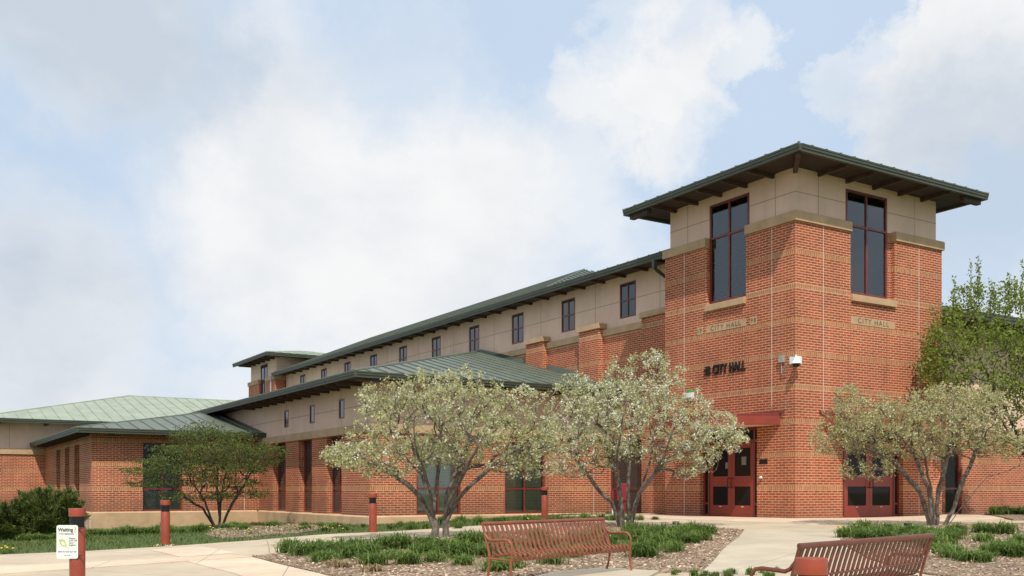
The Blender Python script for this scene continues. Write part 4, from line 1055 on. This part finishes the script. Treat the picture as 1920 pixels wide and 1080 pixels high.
tree('blossoming_tree', b, st3, crown3, 1700, 23, M['barkg'], [dict(per=14, size=.056, mat=leafA, name='crown', spread=.040, frac=.85), dict(per=7, size=.056, frac=.7, mat=leafB, name='bronze_leaves', spread=.07), dict(per=7, size=.036, frac=.12, mat=blos, name='blossom', spread=.035, wid=.5)],
     'multi-stemmed tree with olive leaves and sparse blossom in front of the right tower doors', rmax=.085, tipr=.0048)
# small leafy tree by the left wing
Yt = 38.8; b = ((410-960)/F*Yt, Yt, gz((410-960)/F*Yt, Yt)); by_ = HY+(EYE-b[2])/Yt*F
c4_ = lambda *a, **k_: cr(*a, **k_, b=b, bx=410, by=by_)
crown4 = [c4_(400,845,110,16,95,0,1.6), c4_(390,880,120,15,100,0,1.8), c4_(345,865,85,12,80,-.3,1.), c4_(455,865,75,14,70,0,1.), c4_(400,820,85,16,60,0,.9), c4_(300,905,62,9,50,-.3,.6), c4_(420,905,80,12,70,0,.8), c4_(500,845,42,14,40,0,.5), c4_(380,802,50,12,40,0,.3), c4_(370,930,75,11,60,-.2,.5), c4_(450,925,55,11,60,0,.4), c4_(280,885,45,9,50,-.3,.35)]
st4 = [[(-.1,0,-.1),(-.6,-.1,.8),(-1.3,-.3,1.3),(-2.,-.5,1.9)], [(0,.1,-.1),(-.05,.1,1.),(-.1,.2,2.)], [(.05,0,-.1),(.1,-.1,1.),(.3,-.3,1.9),(.5,-.3,2.6)], [(.1,0,-.1),(.5,0,.9),(.9,.1,1.6),(1.3,.1,2.3)], [(-.05,-.1,-.1),(-.4,-.4,1.),(-.8,-.9,1.8)]]
tree('leafy_tree', b, st4, crown4, 1900, 31, M['barkd'], [dict(per=13, size=.066, mat=leafR, name='crown', spread=.11, flat=.3, up=0, frac=.95)],
     'small spreading tree with fine dark green leaves against the low left wing', rmax=.06)
# green tree right of the tower
Yt = 32.6; b = ((1946-960)/F*Yt, Yt, 0.0); by_ = HY+EYE/Yt*F
c5 = lambda *a, **k_: cr(*a, **k_, b=b, bx=1946, by=by_)
crown5 = [c5(1850,690,110,70,100,0,2.2), c5(1770,650,45,60,60,-.3,.8), c5(1745,700,40,50,50,-.6,.6), c5(1830,610,70,50,60,0,1.), c5(1910,620,60,60,60,0,1.), c5(1818,560,30,32,35,0,.3), c5(1890,560,40,30,40,0,.35), c5(1738,640,22,22,30,-.6,.2), c5(1940,700,60,80,70,0,.9), c5(1890,745,60,45,60,.2,.8), c5(1930,800,50,60,50,.3,.5), c5(1780,590,30,20,30,0,.15)]
st5 = [[(0,0,-.15),(-.1,0,1.6),(-.9,0,3.2),(-2.0,.1,5.6)], [0,(-.1,0,3.0),(-.5,0,5.2)], [0,(-1.3,-.2,2.9),(-3.0,-.4,4.0)], [0,(.5,-.1,3.),(1.0,.1,4.4)], [0,(-.8,.3,2.8),(-1.7,.6,4.6)]]
def sprouts(nb):     # upright whips at the top of the crown
    mb = MB()
o5 = tree('leafy_tree', b, st5, crown5, 1500, 41, M['barkd'], [dict(per=9, size=.085, mat=leafG, name='crown', spread=.09, wid=.4)],
     'taller bright green tree beside the right edge of the tower', rmax=.09)
kk = Yt/F; sp = MB(); LB = []
for (px, y0, y1) in ((1818,570,490),(1833,560,482),(1836,560,492),(1793,580,515),(1780,600,548),(1856,590,524),(1862,585,530),(1890,560,512),(1917,560,490),(1905,560,520),(1928,560,500)):
    x0 = (px-1946)*kk; zz0 = (by_-y0)*kk; zz1 = (by_-y1)*kk; dy_ = random.uniform(-.3,.3)
    P = [(x0*.96, dy_, zz0-.5), (x0, dy_, zz0), (x0+random.uniform(-.05,.05), dy_, zz1)]
    sp.tube(P, [.012,.008,.003], 4, caps=False)
    for t_ in np.linspace(0, 1, 60): LB.append((x0+random.gauss(0,.03), dy_+random.gauss(0,.03), zz0+(zz1-zz0)*t_))
sp.build('shoots', M['barkd'], o5)
LB = np.array(LB); n = len(LB); d = unit(rng.normal(0,1,(n,3))+np.array([0,0,.6])); s_ = unit(np.cross(d, rng.normal(0,1,(n,3))))
quads('shoot_leaves', LB, d*.09, s_*.03, leafG, o5)
# spreading juniper
jl = leaf_mat('juniper_scale', (.045, .070, .015), (.18, .215, .050), .2)
def juniper(px, py, label, seed, W_=1.5, H_=1.5, ns=85):
    r = np.random.default_rng(seed); x, y, z = G(px, py); o = empty('juniper', (x, y, z)); tag(o, label, 'shrub'); C = []; A = []; mb = MB()
    for i in range(ns):
        a = r.random()*2*PI; el = r.random()**.8; L = W_*(.55+.5*r.random()); d = np.array([math.cos(a), math.sin(a)])
        rise = H_*(.12+.85*el)*(.7+.4*r.random()); reach = L*(1.1-.45*el); path = []
        for t_ in np.linspace(0, 1, 9): path.append((d[0]*reach*t_, d[1]*reach*t_, rise*(1.15*t_-.15*t_**3)+.05))
        mb.tube(path, [.02*(1-.85*i_/8) for i_ in range(9)], 4, caps=False)
        path = np.array(path); dirv = unit((path[-1]-path[3])[None])[0]
        for j in range(560):
            t_ = .25+.75*r.random()**.7; q = t_*8; i0 = min(int(q), 7); p = path[i0]+(path[i0+1]-path[i0])*(q-i0)
            w = .24*(1.1-t_)+.035
            C.append(p+r.normal(0, w*.6, 3)*np.array([1,1,.7])); A.append(dirv*.9+r.normal(0,.45,3)+np.array([0,0,.15]))
    C = np.array(C); A = unit(np.array(A)); n = len(C); s_ = unit(np.cross(A, r.normal(0,1,(n,3)))); L = (.05+.06*r.random((n,1)))
    mb.build('branches', M['barkd'], o); quads('foliage', C, A*L*1.3, s_*L*.13, jl, o, rnd=r.random(n))
juniper(92, 1008, 'tall dark green juniper with feathery tips in front of the left wing', 3, 1.1, 1.5)
juniper(15, 1010, 'lower spreading juniper at the left frame edge', 5, 1.45, 1.25)
# distant trees behind the low roofs stay hidden; nothing else is seen there

# ================================================================== BENCHES
def bench(loc, rz, mat, label):
    o = empty('park_bench', loc, rz); tag(o, label, 'bench')
    L = 2.75; D = .72
    prof = [(-.425,.335),(-.452,.36),(-.455,.39),(-.43,.415),(-.36,.422),(-.25,.408),(-.14,.392),(-.06,.392),(-.015,.41),(.025,.45),(.06,.52),(.10,.62),(.14,.71),(.175,.78)]
    mb = MB(); ns = 28; w = .052
    for i in range(ns):
        xc = -L/2+.07+(L-.14)*i/(ns-1)
        P = [Vector((0, a, b_)) for a, b_ in prof]; th_ = .006
        up = []; dn = []
        for j, p in enumerate(P):
            t_ = (P[min(j+1, len(P)-1)]-P[max(j-1, 0)]).normalized(); nn = Vector((0, -t_.z, t_.y)); up.append(p+nn*th_); dn.append(p-nn*th_)
        for j in range(len(P)-1):
            for (a, b_) in ((up[j], up[j+1]), (dn[j+1], dn[j])):
                mb.face([(xc-w/2, a.y, a.z), (xc+w/2, a.y, a.z), (xc+w/2, b_.y, b_.z), (xc-w/2, b_.y, b_.z)])
            for sx in (-1, 1): mb.face([(xc+sx*w/2, up[j].y, up[j].z), (xc+sx*w/2, up[j+1].y, up[j+1].z), (xc+sx*w/2, dn[j+1].y, dn[j+1].z), (xc+sx*w/2, dn[j].y, dn[j].z)])
    mb.build('slatted_seat', mat, o)
    MB().tube([(-L/2-.015, .185, .80), (L/2+.015, .185, .80)], .026, 12).build('top_rail', mat, o, smooth=True)
    MB().tube([(-L/2, .083, .53), (L/2, .083, .53)], .010, 8).build('back_rail', mat, o, smooth=True)
    MB().tube([(-L/2, -.425, .335), (L/2, -.425, .335)], .017, 10).build('front_rail', mat, o, smooth=True)
    MB().tube([(-L/2, -.02, .375), (L/2, -.02, .375)], .015, 8).build('seat_rail', mat, o, smooth=True)
    for sx in (-1, 1):
        x = sx*L/2
        MB().tube([(x,.185,.80),(x,.13,.66),(x,.07,.50),(x,.03,.40),(x,.03,.30),(x,.06,.15),(x,.11,.02)], .019, 10).build('leg', mat, o, smooth=True)
        MB().tube([(x,-.43,.335),(x,-.43,.2),(x,-.445,.1),(x,-.47,.02)], .019, 10).build('leg', mat, o, smooth=True)
        arm = [(x,.135,.67),(x,.06,.605),(x,.0,.585),(x,-.1,.59),(x,-.3,.60),(x,-.38,.59),(x,-.43,.555),(x,-.455,.50),(x,-.45,.43),(x,-.43,.335)]
        MB().tube(arm, .019, 10).build('armrest', mat, o, smooth=True)
        MB().tube([(x,.03,.345),(x,-.43,.335)], .015, 8).build('seat_support', mat, o, smooth=True)
        for y_ in (.115, -.475): MB().box(x-.035, x+.035, y_-.045, y_+.045, 0, .02).build('foot_plate', mat, o)
    for c in o.children: c.scale = (1, D, 1)
    return o
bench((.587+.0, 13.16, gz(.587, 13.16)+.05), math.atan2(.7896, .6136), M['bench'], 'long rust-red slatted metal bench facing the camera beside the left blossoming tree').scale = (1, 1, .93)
bench((3.238, 9.223, -.389), math.atan2(-.715, -.699), M['bench_shaded'], 'shade-darkened red slatted metal bench seen from behind at the lower right')

# ================================================================== BOLLARD LAMPS
def bollard(loc, h, label):
    o = empty('bollard_lamp', loc); tag(o, label, 'bollard', 'red bollard lamps along the walks')
    r = .1
    MB().lathe([(.001,0),(r+.02,0),(r+.02,.012),(r,.014),(r,h-.26),(r*.97,h-.255),(.001,h-.255)], 28).build('post', M['bollard'], o, smooth=True)
    lv = MB(); lv.lathe([(r*.86,h-.26),(r*.86,h-.10)], 20)
    for k_ in range(6):
        z = h-.25+k_*.0235; lv.lathe([(r*.6,z+.012),(r*1.0,z),(r*1.0,z+.006),(r*.6,z+.018)], 28)
    lv.build('louvre', M['black'], o, smooth=True)
    MB().lathe([(.001,h-.108),(r*1.06,h-.108),(r*1.07,h-.10),(r*1.07,h-.008),(r*1.04,h),(.001,h+.002)], 28).build('cap', M['bollard'], o, smooth=True)
    return o
x0 = (145-960)/F*13.2; yb = 13.2
bz = EYE-(953-HY)/F*13.2-1.02
bollard((x0, yb, bz), 1.02, 'red bollard lamp with a white notice at the lower left')
x1 = (310-960)/F*22.1; bollard((x1, 22.1, EYE-101/F*22.1), 84/F*22.1, 'red bollard lamp at the lawn edge in front of the small leafy tree')
x2 = (699-960)/F*24.9; bollard((x2, 24.9, EYE-79/F*24.9), 75/F*24.9, 'red bollard lamp standing left of the left blossoming tree')
x3 = (1021-960)/F*30.6; bollard((x3, 30.6, EYE+8/F*30.6-1.02), 1.02, 'red bollard lamp behind the bench between two blossoming trees')
x4 = (1521-960)/F*6.55; bollard((x4, 6.55, EYE-(1046-HY)/F*6.55-1.0), 1.0, 'closest red bollard lamp, only its cap showing before the right bench')
MB().box(-.24,.24,-.24,.24,-.1,.03).build('footing', M['conc2']); fo = bpy.context.scene.objects['footing']; fo.location = (x1, 22.1, EYE-101/F*22.1-.02); tag(fo, 'small square concrete footing under the bollard lamp at the lawn edge', 'footing')
# notice on the near bollard
sg = empty('notice_sign', (x0-.085, yb-.108, EYE-(1016-HY)/F*13.1), 0); tag(sg, 'white rounded notice reading Waiting with a green leaf, fixed to the lower left bollard', 'sign')
def rrect(w, h, r, n=6):
    pts = []
    for cx_, cy_, a0_ in ((w/2-r, h/2-r, 0), (-w/2+r, h/2-r, 90), (-w/2+r, -h/2+r, 180), (w/2-r, -h/2+r, 270)):
        for k_ in range(n+1): a = math.radians(a0_+90*k_/n); pts.append((cx_+r*math.cos(a), cy_+r*math.sin(a)))
    return pts
mb = MB(); pr = rrect(.285, .445, .03); mb.face([(x, -.003, z) for x, z in pr]); mb.face([(x, .0, z) for x, z in pr][::-1])
for (a, b_), (c_, d_) in zip(pr, pr[1:]+pr[:1]): mb.face([(a,-.003,b_),(c_,-.003,d_),(c_,0,d_),(a,0,b_)])
mb.build('panel', M['signw'], sg)
def stx(s, size, x, z, mat='ink', bold=0., al='LEFT', sx=1.): text(s, size, M[mat], sg, (x, -.005, z), XR, ZR, name='lettering', ext=.0008, bold=bold, align=al, sx=sx)
stx('Waiting', .066, -.122, .160, bold=.0016, sx=.95); stx('?', .105, .088, .155, 'leafink', bold=.002)
stx('>10 seconds', .040, -.108, .108, sx=.95)
for i_, s_ in enumerate(('Please', 'turn off', 'your', 'engine')): stx(s_, .034, .022, .046-i_*.029)
stx('Save $ and our air', .034, -.122, -.128, sx=.98); stx('THE CITY OF', .014, -.04, -.182)
mb = MB(); lf = [(-.112,.035),(-.06,.035),(-.03,.02),(-.02,-.01),(.0,-.04),(-.02,-.062),(-.05,-.065),(-.08,-.05),(-.1,-.02)]
mb.face([(x, -.0045, z) for x, z in lf]); mb.tube([(-.02,-.005,-.055),(.02,-.005,-.09)], .004, 6); mb.build('leaf_mark', M['leafink'], sg)
mb = MB(); mb.face([(x*.45-.028, -.0055, z*.45-.012) for x, z in lf]); mb.build('leaf_highlight', M['signw'], sg)
mb = MB(); mb.box(-.145, .19, 0, .02, .17, .182).box(-.145, .19, 0, .02, -.19, -.178); mb.build('strap', M['black'], sg)
# ================================================================== small fixtures
def spot(px, py, label):
    x, y, z = G(px, py); o = empty('landscape_light', (x, y, z+.04), random.uniform(-.2,.2)); tag(o, label, 'garden light')
    o.scale = (.62, .62, .72)
    MB().tube([(0,0,0),(0,0,.27)], .03, 10).build('stake', M['bronze'], o, smooth=True)
    MB().tube([(-.14,0,.32),(.12,0,.31)], .055, 12).build('lamp_head', M['bronze'], o, smooth=True)
spot(1268, 1002, 'dark bronze landscape light among the daylilies by the middle blossoming tree')
spot(1703, 1006, 'dark bronze landscape light among the daylilies at the right blossoming tree')
x, y = (1163-960)/F*30.5, 30.5; z = gz(x, y)
o = empty('valve_cabinet', (x, y, z), .2); tag(o, 'dark red cabinet on two posts with white feet behind the middle blossoming tree', 'cabinet')
MB().box(-.12,.18,-.08,.08,.62,1.15).build('cabinet', M['red'], o, bevel=.01)
MB().tube([(-.1,0,1.15),(-.1,0,1.38)], .05, 10).box(-.14,-.04,-.05,.05,1.38,1.5).build('pipe', M['red'], o)
for px_ in (-.24, .14):
    l_ = MB().tube([(px_,0,.18 if px_ > 0 else .45),(px_,0,.95)], .035, 10).build('post', M['red'], o, smooth=True)
    MB().tube([(px_,0,0),(px_,0,.18 if px_ > 0 else .45)], .036, 10).build('post_foot', M['white'], l_, smooth=True)
# ================================================================== CAMERA, LIGHT, SKY
cam = bpy.data.cameras.new('camera'); co = bpy.data.objects.new('camera', cam); col.objects.link(co)
co.location = (0, 0, EYE); co.rotation_euler = (PI/2, 0, 0); cam.sensor_width = 36; cam.lens = F/1920*36; cam.shift_y = (HY-540)/1920; cam.clip_end = 5000; cam.clip_start = .1
scene.camera = co
sun = bpy.data.lights.new('sun', 'SUN'); so = bpy.data.objects.new('sun', sun); col.objects.link(so)
sun.energy = 4.0; sun.angle = math.radians(.6); sun.color = (1, .95, .87)
d = Vector((-.073, 1.134, -1.54)).normalized(); so.rotation_euler = d.to_track_quat('-Z', 'Y').to_euler()
w = bpy.data.worlds.new('World'); scene.world = w; w.use_nodes = True; nt = w.node_tree; nt.nodes.clear()
out = nt.nodes.new('ShaderNodeOutputWorld'); bg = N(nt, 'ShaderNodeBackground', i_Strength=.1); nt.links.new(bg.outputs[0], out.inputs[0])
sky = N(nt, 'ShaderNodeTexSky', sky_type='NISHITA', sun_disc=False, sun_elevation=math.radians(53.6), sun_rotation=PI, air_density=1.2, dust_density=2.5, ozone_density=1.5)
tc = N(nt, 'ShaderNodeTexCoord').outputs['Generated']
mp = N(nt, 'ShaderNodeMapping'); mp.inputs['Scale'].default_value = (1, 1, 1.5); nt.links.new(tc, mp.inputs[0]); V = mp.outputs[0]
n1 = N(nt, 'ShaderNodeTexNoise', i_Scale=3.4, i_Detail=9.0, i_Roughness=.52); nt.links.new(V, n1.inputs['Vector'])
# domain-warped clouds anchored in the sky at chosen directions
wn = N(nt, 'ShaderNodeTexNoise', i_Scale=5.0, i_Detail=10.0, i_Roughness=.66); nt.links.new(tc, wn.inputs['Vector'])
vm = N(nt, 'ShaderNodeVectorMath', operation='MULTIPLY_ADD'); nt.links.new(wn.outputs['Color'], vm.inputs[0]); vm.inputs[1].default_value = (.22,.22,.22); 
sb = N(nt, 'ShaderNodeVectorMath', operation='SUBTRACT'); nt.links.new(tc, sb.inputs[0]); sb.inputs[1].default_value = (.11,.11,.11); nt.links.new(sb.outputs[0], vm.inputs[2])
def dirpx(px, py): return Vector(((px-960)/F, 1, (HY-py)/F)).normalized()
def blob(px, py, r, soft, amp=1.):
    dd = N(nt, 'ShaderNodeVectorMath', operation='DISTANCE'); nt.links.new(vm.outputs[0], dd.inputs[0]); dd.inputs[1].default_value = dirpx(px, py)
    return mr(nt, dd.outputs['Value'], (r-soft)/F, (r+soft)/F, amp, 0, smooth=True)
def total(L, op='MAXIMUM'):
    a = L[0]
    for b_ in L[1:]: a = math_(nt, op, a, b_)
    return a
base_c = mr(nt, n1.outputs['Fac'], .44, .60, 0, 1, smooth=True)
clear = total([blob(1560,120,70,30), blob(1600,10,80,35), blob(1490,300,95,40), blob(1370,340,80,40,.9), blob(1550,220,70,30,1.), blob(1180,30,90,40,.8), blob(960,40,150,70,.85), blob(740,30,170,70,.8), blob(1860,400,110,50,.7), blob(1340,60,40,30,.6)])
cl = total([blob(1700,190,160,30,1.25), blob(1640,130,80,25,1.2), blob(1880,90,190,40,1.3), blob(1270,130,130,35), blob(1160,170,100,40,.9), blob(1430,130,70,30,.75), blob(700,380,400,170), blob(60,640,240,120), blob(1900,500,100,50,.9), blob(1820,290,190,60,1.), blob(170,40,200,80,1.), blob(1310,240,90,40,.9)])
cov = math_(nt, 'SUBTRACT', math_(nt, 'MAXIMUM', cl, math_(nt, 'MULTIPLY', base_c, .7)), math_(nt, 'MULTIPLY', clear, .68))
cov = math_(nt, 'MAXIMUM', math_(nt, 'MINIMUM', cov, 1), .16)
shade = total([blob(1790,330,180,90), blob(180,40,230,90), blob(50,560,190,160,.9), blob(1900,260,110,70,.8), blob(40,250,170,140,.7), blob(420,160,120,90,.4)])
n2 = noise(nt, V, 7.5, 6, .55)
shade2 = math_(nt, 'MINIMUM', math_(nt, 'ADD', math_(nt, 'MULTIPLY', shade, .75), mr(nt, n2, .42, .68, 0, .35)), 1)
ccol = mix(nt, (9.3, 9.35, 9.4), (5.9, 6.6, 7.5), shade2)
skc = mix(nt, sky.outputs[0], (5.7, 7.3, 9.4), .85)
nt.links.new(mix(nt, skc, ccol, cov), bg.inputs[0])
scene.view_settings.view_transform = 'Standard'; scene.view_settings.look = 'None'; scene.view_settings.exposure = 0; scene.view_settings.gamma = 1
scene.render.engine = 'CYCLES'
